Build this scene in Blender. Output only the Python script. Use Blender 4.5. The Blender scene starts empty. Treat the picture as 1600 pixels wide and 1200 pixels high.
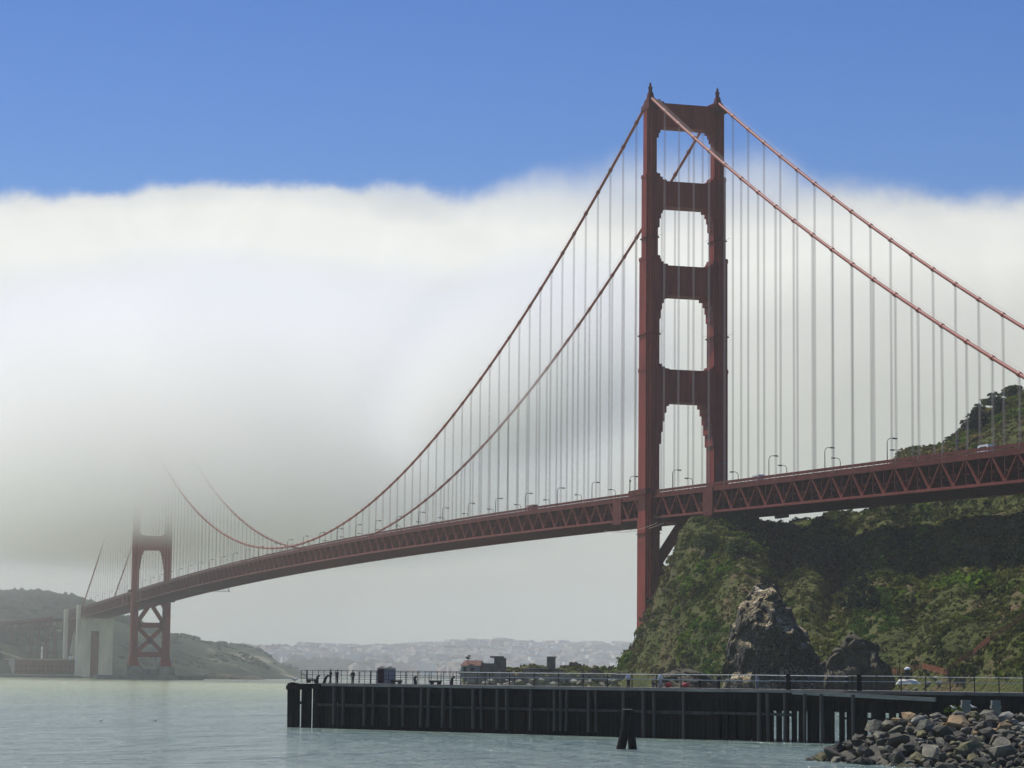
import bpy, bmesh, math, random
import numpy as np
from mathutils import Vector, Matrix, noise as mnoise

random.seed(7); rng = np.random.default_rng(7)
SC = bpy.context.scene
COL = SC.collection
R_ = math.radians

# ---------------------------------------------------------------- camera
H, YAW, PITCH, FPX, ROLL = 7.02, -0.2935, 0.1131, 4003.6, 0.0102
U0, V0 = -902.77, 340.47
cam_d = bpy.data.cameras.new('camera'); cam = bpy.data.objects.new('camera', cam_d); COL.objects.link(cam)
cam_d.sensor_width = 36; cam_d.lens = FPX / 1600 * 36; cam_d.clip_start = 1; cam_d.clip_end = 60000
cam.matrix_world = Matrix.Translation((0, 0, H)) @ Matrix.Rotation(math.pi/2 + PITCH, 4, 'X') @ Matrix.Rotation(ROLL, 4, 'Z')
SC.camera = cam

# ---------------------------------------------------------------- frames
SY, CY = math.sin(YAW), math.cos(YAW)
def Wb(u, v, z):                       # bridge frame (u south along the deck, v east, z up) -> world
    return Vector(((u-U0)*SY - (v-V0)*CY, (u-U0)*CY + (v-V0)*SY, z))
def ray(px, py):
    X, Y = px-800, 600-py
    X, Y = X*math.cos(ROLL)-Y*math.sin(ROLL), X*math.sin(ROLL)+Y*math.cos(ROLL)
    c, s = math.cos(PITCH), math.sin(PITCH)
    return Vector((X/FPX, c-Y/FPX*s, s+Y/FPX*c))
def P(px, py, D):
    d = ray(px, py); t = D/d.y
    return Vector((d.x*t, D, H+d.z*t))
def zy(px, py, D): return P(px, py, D).z
def XD(px, D, z):                      # ground position for a column of the photograph at distance D and height z
    x = (px-800)/FPX*D
    for _ in range(4):
        py = 1055+(px-800)*.0102-(z-H)/D*FPX
        x = P(px, py, D).x
    return x
def Dv(px, v):                         # distance at which photo column px meets the vertical plane v = const
    k = (px-800)/FPX                   # x = k*y ; v - V0 = -(x*CY) - y*SY*... solved from Wb
    # world x = (u-U0)*SY-(v-V0)*CY, y = (u-U0)*CY+(v-V0)*SY
    b = v-V0; a = (k*b*SY+b*CY)/(SY-k*CY)
    return a*CY+b*SY
BANG = math.atan2(CY, SY)
BM = Matrix.Translation(Wb(0, 0, 0)) @ Matrix.Rotation(BANG, 4, 'Z')

# ---------------------------------------------------------------- sun, sky, exposure
SUNB = Vector((0.46, 0.27, 0.85)).normalized()             # toward the sun, bridge frame
sv = (Wb(*SUNB) - Wb(0, 0, 0)).normalized()
sun_el = math.asin(sv.z); sun_az = math.atan2(sv.x, sv.y)
sd = bpy.data.lights.new('sun', 'SUN'); sun = bpy.data.objects.new('sun', sd); COL.objects.link(sun)
sd.energy = 4.6; sd.angle = R_(0.6); sd.color = (1.0, .95, .87)
sun.rotation_euler = sv.to_track_quat('Z', 'Y').to_euler(); sun.location = (0, 0, 600)

W = bpy.data.worlds.new('World'); SC.world = W; W.use_nodes = True
nt = W.node_tree; nt.nodes.clear(); N = nt.nodes; L = nt.links
def wn(t, **k):
    n = N.new(t)
    for a, b in k.items(): setattr(n, a, b)
    return n
def wmath(op, a, b=None, c=None):
    n = wn('ShaderNodeMath', operation=op)
    for i, x in enumerate((a, b, c)):
        if x is None: continue
        if isinstance(x, (int, float)): n.inputs[i].default_value = x
        else: L.new(x, n.inputs[i])
    return n.outputs[0]
sky = wn('ShaderNodeTexSky'); sky.sky_type = 'NISHITA'; sky.sun_disc = False
sky.sun_elevation = sun_el; sky.sun_rotation = sun_az; sky.altitude = 300; sky.air_density = 1.0; sky.dust_density = 0.2; sky.ozone_density = 2.5
hs = wn('ShaderNodeHueSaturation'); hs.inputs['Saturation'].default_value = 1.36; hs.inputs['Hue'].default_value = .519; hs.inputs['Value'].default_value = .97; L.new(sky.outputs[0], hs.inputs['Color'])
bg1 = wn('ShaderNodeBackground'); bg1.inputs[1].default_value = 0.10; L.new(hs.outputs[0], bg1.inputs[0])
tc = wn('ShaderNodeTexCoord'); sep = wn('ShaderNodeSeparateXYZ'); L.new(tc.outputs['Generated'], sep.inputs[0])
az = wmath('ARCTAN2', sep.outputs[0], sep.outputs[1]); el = wmath('ARCSINE', sep.outputs[2])
azn = wmath('MULTIPLY_ADD', az, 2.0, 0.5)                  # +-0.25 rad -> 0..1
TOPS = [(-200, 306), (0, 304), (180, 299), (300, 290), (370, 285), (440, 286), (500, 291), (560, 287), (620, 281), (655, 285), (690, 300), (740, 303), (790, 298), (830, 288), (880, 285),
        (930, 279), (980, 263), (1040, 262), (1100, 262), (1150, 264), (1190, 259), (1240, 272), (1290, 293), (1360, 297), (1420, 298), (1470, 303), (1520, 308), (1600, 306), (1800, 298)]
fc = wn('ShaderNodeFloatCurve'); cv = fc.mapping.curves[0]; fc.mapping.extend = 'HORIZONTAL'
def azel(px, py):
    d = ray(px, py).normalized(); return math.atan2(d.x, d.y), math.asin(d.z)
pts = [azel(*q) for q in TOPS]
pts = [(a*2+.5, (e-.15)/.06) for a, e in pts]
while len(cv.points) < len(pts): cv.points.new(.5, .5)
for q, (a, b) in zip(cv.points, pts): q.location = (a, b); q.handle_type = 'AUTO'
fc.mapping.update(); L.new(azn, fc.inputs['Value'])
edge = wmath('MULTIPLY_ADD', fc.outputs[0], .06, .15)
n1 = wn('ShaderNodeTexNoise'); n1.inputs['Scale'].default_value = 26; n1.inputs['Detail'].default_value = 8; n1.inputs['Roughness'].default_value = .62
L.new(tc.outputs['Generated'], n1.inputs['Vector'])
edge2 = wmath('ADD', edge, wmath('MULTIPLY', wmath('SUBTRACT', n1.outputs['Fac'], .5), .020))
# how soft the edge is: firm in the south-east, wispy over the tower
sc_ = wn('ShaderNodeFloatCurve'); c2 = sc_.mapping.curves[0]
sp = [(azel(x, 300)[0]*2+.5, s) for x, s in [(0, .0046), (300, .004), (640, .0042), (760, .0065), (860, .010), (1000, .014), (1200, .014), (1300, .009), (1450, .0065), (1600, .006)]]
while len(c2.points) < len(sp): c2.points.new(.5, .5)
for q, (a, b) in zip(c2.points, sp): q.location = (a, b*40)
sc_.mapping.update(); L.new(azn, sc_.inputs['Value'])
soft = wmath('MULTIPLY', sc_.outputs[0], 1/40)
fac = wmath('DIVIDE', wmath('SUBTRACT', edge2, el), soft)
mr = wn('ShaderNodeMapRange', interpolation_type='SMOOTHERSTEP'); mr.inputs[1].default_value = -1.0; mr.inputs[2].default_value = 1.1
L.new(fac, mr.inputs[0])
side = wn('ShaderNodeMapRange', interpolation_type='SMOOTHSTEP'); side.inputs[1].default_value = 1.9; side.inputs[2].default_value = 1.2   # bank thins out behind the viewer
L.new(wmath('ABSOLUTE', az), side.inputs[0])
fogf = wmath('MULTIPLY', mr.outputs[0], side.outputs[0])
ramp = wn('ShaderNodeValToRGB'); cr = ramp.color_ramp
def srgb(r, g, b):
    f = lambda c: (c/255/12.92 if c/255 <= .04045 else ((c/255+.055)/1.055)**2.4)
    return (f(r), f(g), f(b), 1)
stops = [(1060, (182, 188, 178)), (960, (192, 196, 186)), (800, (198, 202, 194)), (640, (207, 210, 203)), (500, (225, 227, 222)), (410, (246, 248, 243)), (350, (243, 244, 241)), (315, (222, 226, 228)), (290, (206, 214, 226))]
while len(cr.elements) < len(stops): cr.elements.new(.5)
for e, (py, c) in zip(cr.elements, stops):
    e.position = max(0, azel(600, py)[1]*5); e.color = srgb(*c)
nl = wn('ShaderNodeTexNoise'); nl.inputs['Scale'].default_value = 14; nl.inputs['Detail'].default_value = 6
L.new(tc.outputs['Generated'], nl.inputs['Vector'])
elw = wmath('ADD', el, wmath('MULTIPLY', wmath('SUBTRACT', nl.outputs['Fac'], .5), .03))
L.new(wmath('MULTIPLY', elw, 5.0), ramp.inputs['Fac'])
dim = wn('ShaderNodeMapRange'); dim.inputs[1].default_value = .0; dim.inputs[2].default_value = .2; dim.inputs[3].default_value = 1.0; dim.inputs[4].default_value = .90
L.new(az, dim.inputs[0])
nw = wn('ShaderNodeTexNoise'); nw.inputs['Scale'].default_value = 20; nw.inputs['Detail'].default_value = 7; nw.inputs['Roughness'].default_value = .6; nw.inputs['Distortion'].default_value = .6
L.new(tc.outputs['Generated'], nw.inputs['Vector'])
bill = wmath('MULTIPLY_ADD', wmath('SUBTRACT', nw.outputs['Fac'], .5), .24, 1.0)      # billows in the bank
bg2 = wn('ShaderNodeBackground'); L.new(ramp.outputs[0], bg2.inputs[0]); L.new(wmath('MULTIPLY', dim.outputs[0], bill), bg2.inputs[1])
mix = wn('ShaderNodeMixShader'); L.new(fogf, mix.inputs[0]); L.new(bg1.outputs[0], mix.inputs[1]); L.new(bg2.outputs[0], mix.inputs[2])
out = wn('ShaderNodeOutputWorld'); L.new(mix.outputs[0], out.inputs[0])

SC.view_settings.view_transform = 'Standard'; SC.view_settings.look = 'None'
SC.view_settings.exposure = 0; SC.view_settings.gamma = 1; SC.view_settings.use_curve_mapping = False
SC.render.engine = 'CYCLES'
cy = SC.cycles
cy.max_bounces = 26; cy.diffuse_bounces = 2; cy.glossy_bounces = 2; cy.volume_bounces = 24; cy.transmission_bounces = 2
cy.use_denoising = True
try: cy.denoiser = 'OPENIMAGEDENOISE'; cy.denoising_prefilter = 'ACCURATE'
except Exception: pass
cy.sample_clamp_indirect = 3; cy.caustics_reflective = False; cy.caustics_refractive = False

# ---------------------------------------------------------------- helpers
def tag(o, label=None, cat=None, group=None, kind=None):
    if label: o['label'] = label
    if cat: o['category'] = cat
    if group: o['group'] = group
    if kind: o['kind'] = kind
    return o
def link(o, parent=None):
    COL.objects.link(o)
    if parent is not None: o.parent = parent
    return o
def empty(name, M=None, parent=None):
    o = bpy.data.objects.new(name, None); link(o, parent)
    if M is not None: o.matrix_world = M
    o.empty_display_size = 1
    return o
def obj(name, me, parent=None, loc=None, rot=None):
    o = bpy.data.objects.new(name, me); link(o, parent)
    if loc is not None: o.location = loc
    if rot is not None: o.rotation_euler = rot
    return o
class MB:
    def __init__(s): s.v = []; s.f = []; s.m = []
    def add(s, vs, fs, mi=0):
        b = len(s.v); s.v += [tuple(x) for x in vs]; s.f += [tuple(b+i for i in f) for f in fs]; s.m += [mi]*len(fs); return s
    def box(s, x0, x1, y0, y1, z0, z1, mi=0):
        return s.add([(x0,y0,z0),(x1,y0,z0),(x1,y1,z0),(x0,y1,z0),(x0,y0,z1),(x1,y0,z1),(x1,y1,z1),(x0,y1,z1)],
                     [(3,2,1,0),(4,5,6,7),(0,1,5,4),(1,2,6,5),(2,3,7,6),(3,0,4,7)], mi)
    def beam(s, p, q, w, h, up=(0,0,1), mi=0):
        p, q = Vector(p), Vector(q); d = (q-p).normalized(); up = Vector(up)
        if abs(d.dot(up)) > .98: up = Vector((1,0,0))
        a = d.cross(up).normalized()*w/2; b = a.cross(d).normalized()*h/2
        vs = [c+i*a+j*b for c in (p, q) for i, j in ((-1,-1),(1,-1),(1,1),(-1,1))]
        return s.add(vs, [(3,2,1,0),(4,5,6,7),(0,1,5,4),(1,2,6,5),(2,3,7,6),(3,0,4,7)], mi)
    def tube(s, pts, r, n=8, mi=0, cap=True):
        pts = [Vector(p) for p in pts]; rs = r if isinstance(r, (list, tuple)) else [r]*len(pts)
        vs = []
        for i, p in enumerate(pts):
            d = (pts[min(i+1, len(pts)-1)]-pts[max(i-1, 0)]).normalized()
            a = d.cross(Vector((0,0,1))) if abs(d.z) < .95 else d.cross(Vector((1,0,0)))
            a.normalize(); b = a.cross(d)
            vs += [p+rs[i]*(math.cos(t)*a+math.sin(t)*b) for t in [2*math.pi*k/n for k in range(n)]]
        fs = []
        for i in range(len(pts)-1):
            for k in range(n):
                k2 = (k+1) % n; fs.append((i*n+k2, i*n+k, (i+1)*n+k, (i+1)*n+k2))
        if cap: fs += [tuple(range(n)), tuple(reversed(range((len(pts)-1)*n, len(pts)*n)))]
        return s.add(vs, fs, mi)
    def prism(s, poly, f0, f1, mi=0, bottom=True):   # poly: 2D list, f0/f1 map (a,b)->xyz
        n = len(poly)
        vs = [f0(*q) for q in poly]+[f1(*q) for q in poly]
        fs = [(i, (i+1) % n, n+(i+1) % n, n+i) for i in range(n)]
        fs.append(tuple(range(n, 2*n)))
        if bottom: fs.append(tuple(reversed(range(n))))
        return s.add(vs, fs, mi)
    def mesh(s, name, mats, smooth=False):
        me = bpy.data.meshes.new(name); me.from_pydata(s.v, [], s.f)
        for m in (mats if isinstance(mats, (list, tuple)) else [mats]): me.materials.append(m)
        if any(s.m): me.polygons.foreach_set('material_index', s.m)
        if smooth: me.polygons.foreach_set('use_smooth', [True]*len(s.f))
        me.validate(); me.update()
        bm = bmesh.new(); bm.from_mesh(me); bmesh.ops.recalc_face_normals(bm, faces=bm.faces); bm.to_mesh(me); bm.free()
        return me
    def build(s, name, mats, parent=None, loc=None, smooth=False):
        return obj(name, s.mesh(name, mats, smooth), parent, loc)
def npmesh(name, V, F, mat, col=None, smooth=False):
    me = bpy.data.meshes.new(name); V = np.asarray(V, np.float32); F = np.asarray(F, np.int32); k = F.shape[1]
    me.vertices.add(len(V)); me.vertices.foreach_set('co', V.ravel())
    me.loops.add(F.size); me.loops.foreach_set('vertex_index', F.ravel())
    me.polygons.add(len(F)); me.polygons.foreach_set('loop_start', np.arange(0, F.size, k, dtype=np.int32))
    me.polygons.foreach_set('loop_total', np.full(len(F), k, np.int32))
    if smooth: me.polygons.foreach_set('use_smooth', np.ones(len(F), bool))
    me.materials.append(mat)
    if col is not None:
        a = me.color_attributes.new('tint', 'FLOAT_COLOR', 'POINT'); c = np.ones((len(V), 4), np.float32); c[:, :3] = col
        a.data.foreach_set('color', c.ravel())
    me.update(calc_edges=True); me.validate(); return me
# lattice value noise, vectorised
_perm = rng.random((64, 64, 64)).astype(np.float32)
def vn(p):
    p = np.asarray(p, float); i = np.floor(p).astype(int); f = p-i; f = f*f*(3-2*f)
    r = 0
    for a in (0, 1):
        for b in (0, 1):
            for c in (0, 1):
                w = (f[..., 0] if a else 1-f[..., 0])*(f[..., 1] if b else 1-f[..., 1])*(f[..., 2] if c else 1-f[..., 2])
                r = r+w*_perm[(i[..., 0]+a) % 64, (i[..., 1]+b) % 64, (i[..., 2]+c) % 64]
    return r*2-1
def fbm(p, o=4, g=.5):
    p = np.asarray(p, float); s = 0; a = 1
    for k in range(o): s = s+a*vn(p+k*17.3); p = p*2.03; a *= g
    return s

# ---------------------------------------------------------------- materials
def mat(name, col, rough=.7, var=.25, scale=1.0, bump=0, bscale=None, spec=.3, col2=None, streak=None, metal=0, tint=False, coord='Object'):
    m = bpy.data.materials.new(name); m.use_nodes = True; nt = m.node_tree; b = nt.nodes['Principled BSDF']
    b.inputs['Roughness'].default_value = rough; b.inputs['Specular IOR Level'].default_value = spec; b.inputs['Metallic'].default_value = metal
    tcn = nt.nodes.new('ShaderNodeTexCoord'); mp = nt.nodes.new('ShaderNodeMapping'); nt.links.new(tcn.outputs[coord], mp.inputs[0])
    if streak: mp.inputs['Scale'].default_value = streak
    no = nt.nodes.new('ShaderNodeTexNoise'); no.inputs['Scale'].default_value = scale; no.inputs['Detail'].default_value = 7; no.inputs['Roughness'].default_value = .62
    nt.links.new(mp.outputs[0], no.inputs['Vector'])
    r = nt.nodes.new('ShaderNodeValToRGB'); c = Vector(col); c2 = Vector(col2) if col2 else c*(1-var)
    r.color_ramp.elements[0].position = .32; r.color_ramp.elements[1].position = .68
    c1 = c*(1+var*.6) if not col2 else c
    r.color_ramp.elements[0].color = (*c2, 1); r.color_ramp.elements[1].color = (*c1, 1)
    nt.links.new(no.outputs['Fac'], r.inputs[0]); last = r.outputs[0]
    if tint:
        at = nt.nodes.new('ShaderNodeAttribute'); at.attribute_name = 'tint'
        mx = nt.nodes.new('ShaderNodeMix'); mx.data_type = 'RGBA'; mx.blend_type = 'MULTIPLY'; mx.inputs[0].default_value = 1
        nt.links.new(last, mx.inputs[6]); nt.links.new(at.outputs['Color'], mx.inputs[7]); last = mx.outputs[2]
    nt.links.new(last, b.inputs['Base Color'])
    if bump:
        n2 = nt.nodes.new('ShaderNodeTexNoise'); n2.inputs['Scale'].default_value = bscale or scale*4; n2.inputs['Detail'].default_value = 6
        nt.links.new(mp.outputs[0], n2.inputs['Vector'])
        bp = nt.nodes.new('ShaderNodeBump'); bp.inputs['Strength'].default_value = 1; bp.inputs['Distance'].default_value = bump
        nt.links.new(n2.outputs['Fac'], bp.inputs['Height']); nt.links.new(bp.outputs[0], b.inputs['Normal'])
    return m
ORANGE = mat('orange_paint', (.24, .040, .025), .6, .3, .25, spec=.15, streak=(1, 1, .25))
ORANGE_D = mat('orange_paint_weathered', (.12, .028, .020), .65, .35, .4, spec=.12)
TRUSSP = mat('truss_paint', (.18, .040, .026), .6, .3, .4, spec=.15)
CABLEM = mat('cable_paint', (.30, .075, .042), .5, .15, .5)
ROPE = mat('wire_rope', (.42, .33, .29), .55, .1, .5)
CONC = mat('concrete', (.58, .57, .50), .85, .25, .12, bump=.05, bscale=1.5, streak=(1, 1, .3))
CONC_D = mat('stained_concrete', (.20, .20, .17), .9, .4, .15, bump=.1, bscale=1.2)
ASPH = mat('asphalt', (.05, .05, .052), .9, .2, .5)
STEELG = mat('grey_lamp_paint', (.10, .08, .08), .5, .1, 1)
BRICKR = mat('red_brick', (.19, .085, .06), .9, .35, .25, bump=.03)
BRICKW = mat('pale_parapet_and_lit_end', (.33, .30, .24), .9, .3, .3)
TIMBER = mat('tarred_timber', (.024, .021, .018), .9, .5, 1.6, bump=.03, spec=.08, streak=(1, 1, .18))
TIMBER_G = mat('grey_weathered_timber', (.075, .070, .060), .9, .45, 1.4, bump=.03, spec=.1, streak=(1, 1, .2))
TIMBER_B = mat('brown_black_timber', (.034, .027, .020), .9, .55, 1.3, bump=.04, spec=.08, streak=(1, 1, .15))
TIMBER_M = mat('weedy_timber', (.019, .021, .014), .9, .5, 1.8, bump=.04, spec=.08, streak=(1, 1, .2))
TIMBER_T = mat('dry_bleached_timber', (.34, .31, .24), .85, .35, 1.2, bump=.02, streak=(.3, .3, 2))
DECKM = mat('pier_decking', (.15, .14, .12), .9, .35, .6)
RAILW = mat('pale_rail_paint', (.52, .52, .48), .5, .25, .8)
RAILD = mat('rusted_rail', (.045, .04, .042), .6, .3, 1)
ROCK = mat('cliff_rock', (.26, .23, .18), .9, .5, .12, bump=.8, bscale=.6, col2=(.085, .078, .068))
ROCKR = [mat('riprap_grey', (.22, .205, .14), .85, .5, 1.1, bump=.12, bscale=4, col2=(.08, .077, .062)),
         mat('riprap_dark', (.11, .10, .073), .85, .5, 1.2, bump=.12, bscale=4, col2=(.035, .034, .028)),
         mat('riprap_tan', (.36, .25, .12), .85, .4, 1.0, bump=.1, bscale=4, col2=(.17, .12, .07)),
         mat('riprap_pale', (.33, .31, .235), .85, .4, 1.0, bump=.1, bscale=4, col2=(.16, .16, .15)),
         mat('riprap_olive', (.22, .20, .09), .9, .5, 1.0, bump=.12, bscale=4, col2=(.06, .06, .04))]
LEAF = mat('scrub_leaves', (1, 1, 1), .9, .35, .4, spec=.06, tint=True)
nt = LEAF.node_tree; pb = nt.nodes['Principled BSDF']; ou = [n for n in nt.nodes if n.type == 'OUTPUT_MATERIAL'][0]
tl = nt.nodes.new('ShaderNodeBsdfTranslucent'); mxs = nt.nodes.new('ShaderNodeMixShader'); mxs.inputs[0].default_value = .38
nt.links.new(pb.inputs['Base Color'].links[0].from_socket, tl.inputs[0]); nt.links.new(pb.outputs[0], mxs.inputs[1]); nt.links.new(tl.outputs[0], mxs.inputs[2]); nt.links.new(mxs.outputs[0], ou.inputs[0])
BARK = mat('bark', (.08, .06, .045), .9, .3, 2)
ROOFR = mat('rust_red_roof', (.17, .085, .062), .85, .35, .6)
SHEDW = mat('grey_shed_wall', (.20, .21, .21), .85, .3, .5)
RUIN = mat('ruin_masonry', (.13, .12, .10), .9, .4, .5, bump=.1)
RUINL = mat('ruin_masonry_pale', (.22, .195, .15), .9, .45, .35, bump=.1)
NETM = mat('orange_netting', (.33, .10, .05), .7, .3, 1)
WHITE = mat('white_paint', (.75, .76, .74), .5, .08, 1)
DARK = mat('dark_opening', (.02, .02, .022), .7, .2, 1)
BLUEP = mat('blue_grey_plastic', (.25, .26, .265), .5, .15, 1)
DOORR = mat('dark_red_door', (.07, .02, .02), .6, .2, 1)
FEATHER = mat('white_feathers', (.78, .78, .76), .7, .1, 6)
FEATHG = mat('grey_feathers', (.25, .26, .28), .7, .1, 6)

# ---------------------------------------------------------------- water
wm = bpy.data.materials.new('bay_water'); wm.use_nodes = True; nt = wm.node_tree; b = nt.nodes['Principled BSDF']
def nn(t, **k):
    n = nt.nodes.new(t)
    for a, c in k.items(): setattr(n, a, c)
    return n
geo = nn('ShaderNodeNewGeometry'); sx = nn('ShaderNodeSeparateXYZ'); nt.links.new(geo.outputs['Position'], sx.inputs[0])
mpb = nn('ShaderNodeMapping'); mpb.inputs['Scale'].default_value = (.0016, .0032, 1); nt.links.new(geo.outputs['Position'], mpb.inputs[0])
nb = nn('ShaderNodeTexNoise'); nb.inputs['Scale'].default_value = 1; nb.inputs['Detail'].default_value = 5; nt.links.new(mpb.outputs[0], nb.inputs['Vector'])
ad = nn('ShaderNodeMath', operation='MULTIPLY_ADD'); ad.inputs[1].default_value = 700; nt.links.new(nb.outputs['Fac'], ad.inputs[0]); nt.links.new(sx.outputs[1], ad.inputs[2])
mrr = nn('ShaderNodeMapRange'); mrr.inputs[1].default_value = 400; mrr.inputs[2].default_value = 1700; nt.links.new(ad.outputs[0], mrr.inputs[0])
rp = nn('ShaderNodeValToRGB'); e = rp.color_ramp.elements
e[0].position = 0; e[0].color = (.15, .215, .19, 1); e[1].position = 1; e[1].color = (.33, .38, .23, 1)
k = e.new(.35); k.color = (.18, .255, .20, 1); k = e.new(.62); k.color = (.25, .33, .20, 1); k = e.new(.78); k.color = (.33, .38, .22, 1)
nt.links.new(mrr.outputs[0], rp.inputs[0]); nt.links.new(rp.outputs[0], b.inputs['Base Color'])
b.inputs['Roughness'].default_value = .16; b.inputs['IOR'].default_value = 1.33
hsum = None
for s, amp, st in ((.35, .7, (1, .8, 1)), (1.3, .28, (1, .9, 1)), (.13, 1.3, (1, .8, 1)), (.03, 2.2, (1, .7, 1))):
    mp = nn('ShaderNodeMapping'); mp.inputs['Scale'].default_value = st; mp.inputs['Rotation'].default_value = (0, 0, .35); nt.links.new(geo.outputs['Position'], mp.inputs[0])
    q = nn('ShaderNodeTexNoise'); q.inputs['Scale'].default_value = s; q.inputs['Detail'].default_value = 4; nt.links.new(mp.outputs[0], q.inputs['Vector'])
    mm = nn('ShaderNodeMath', operation='MULTIPLY'); mm.inputs[1].default_value = amp; nt.links.new(q.outputs['Fac'], mm.inputs[0])
    if hsum is None: hsum = mm.outputs[0]
    else:
        a_ = nn('ShaderNodeMath', operation='ADD'); nt.links.new(hsum, a_.inputs[0]); nt.links.new(mm.outputs[0], a_.inputs[1]); hsum = a_.outputs[0]
bp = nn('ShaderNodeBump'); bp.inputs['Strength'].default_value = 1; bp.inputs['Distance'].default_value = 3.2
nt.links.new(hsum, bp.inputs['Height']); nt.links.new(bp.outputs[0], b.inputs['Normal'])
o = MB().add([(-9000,-9000,0),(9000,-9000,0),(9000,9000,0),(-9000,9000,0)], [(0,1,2,3)]).build('water', wm); tag(o, 'green and blue grey rippled bay water', kind='structure')

# ---------------------------------------------------------------- terrain
def ground_mat(name, stops, s1, s2, bump):
    m = bpy.data.materials.new(name); m.use_nodes = True; nt = m.node_tree; b = nt.nodes['Principled BSDF']; b.inputs['Roughness'].default_value = .95; b.inputs['Specular IOR Level'].default_value = .1
    tcn = nt.nodes.new('ShaderNodeTexCoord')
    a = nt.nodes.new('ShaderNodeTexNoise'); a.inputs['Scale'].default_value = s1; a.inputs['Detail'].default_value = 8; a.inputs['Roughness'].default_value = .65; a.inputs['Distortion'].default_value = .4
    nt.links.new(tcn.outputs['Object'], a.inputs['Vector'])
    r = nt.nodes.new('ShaderNodeValToRGB'); el_ = r.color_ramp.elements
    while len(el_) < len(stops): el_.new(.5)
    for q, (p_, c) in zip(el_, stops): q.position = p_; q.color = (*c, 1)
    nt.links.new(a.outputs['Fac'], r.inputs[0]); nt.links.new(r.outputs[0], b.inputs['Base Color'])
    n2 = nt.nodes.new('ShaderNodeTexNoise'); n2.inputs['Scale'].default_value = s2; n2.inputs['Detail'].default_value = 8; nt.links.new(tcn.outputs['Object'], n2.inputs['Vector'])
    bp = nt.nodes.new('ShaderNodeBump'); bp.inputs['Distance'].default_value = bump; nt.links.new(n2.outputs['Fac'], bp.inputs['Height']); nt.links.new(bp.outputs[0], b.inputs['Normal'])
    return m
G_NEAR = ground_mat('headland_ground', [(.30, (.025, .030, .012)), (.42, (.060, .072, .018)), (.52, (.080, .090, .024)), (.60, (.11, .092, .040)), (.68, (.155, .105, .058)), (.78, (.070, .10, .018))], .045, .9, 1.5)
G_FAR = ground_mat('far_bluff_ground', [(.34, (.018, .034, .022)), (.47, (.030, .048, .026)), (.55, (.052, .066, .036)), (.61, (.09, .10, .06)), (.67, (.30, .27, .21)), (.8, (.07, .085, .045))], .014, .08, 6)
G_CITY = ground_mat('city_hill_ground', [(.35, (.04, .06, .04)), (.5, (.12, .12, .10)), (.65, (.22, .20, .17))], .006, .03, 3)

def station_terrain(name, stations, mat_, ncol, sub, amp, gullies=(), kind='structure', floor=-4, crisp=1.0, noise_scale=(30, 9), label=None):
    pxs = np.array([s[0] for s in stations]); K = np.array([s[1] for s in stations], float)     # (S, k, 2)
    cols = np.linspace(pxs[0], pxs[-1], ncol)
    k = K.shape[1]; t = np.linspace(0, k-1, (k-1)*sub+1)
    G = np.zeros((ncol, len(t), 3))
    for ci, px in enumerate(cols):
        D_ = np.array([np.interp(px, pxs, K[:, j, 0]) for j in range(k)]); Z_ = np.array([np.interp(px, pxs, K[:, j, 1]) for j in range(k)])
        D = np.interp(t, range(k), D_); Z = np.interp(t, range(k), Z_)
        ww = np.array([1, 2, 3, 2, 1.])/9; Zp = np.pad(Z, 2, 'edge'); Z = np.convolve(Zp, ww, 'valid')
        G[ci, :, 0] = [(XD(px, d, z)) for d, z in zip(D, Z)]; G[ci, :, 1] = D; G[ci, :, 2] = Z
    env = np.clip((G[..., 2]-1)/6, 0, 1)
    for gc, slope, gw, dep, t0, t1 in gullies:      # watercourses and spurs: push the slope back or forward along a leaning line
        cc = gc+slope*(t[None, :]-4); wg = np.exp(-((cols[:, None]-cc)/gw)**2)*np.clip((t[None, :]-t0)/.8, 0, 1)*np.clip((t1-t[None, :])/.8, 0, 1)
        G[..., 1] += dep*wg*env; G[..., 2] -= .18*dep*wg*env
    q = G.copy(); q[..., 2] *= 1.0
    d = amp[0]*(-np.abs(fbm(q/noise_scale[0], 3))+.35) + amp[1]*fbm(q/noise_scale[1]+7, 3)
    G[..., 2] += d*env; G[..., 1] -= amp[0]*.9*fbm(q/noise_scale[0]+31, 3)*env
    n, m = G.shape[:2]; idx = np.arange(n*m).reshape(n, m)
    F = np.stack([idx[:-1, :-1], idx[1:, :-1], idx[1:, 1:], idx[:-1, 1:]], -1).reshape(-1, 4)
    o = obj(name, npmesh(name, G.reshape(-1, 3), F, mat_, smooth=True)); tag(o, label, kind=kind)
    return G, o

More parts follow.
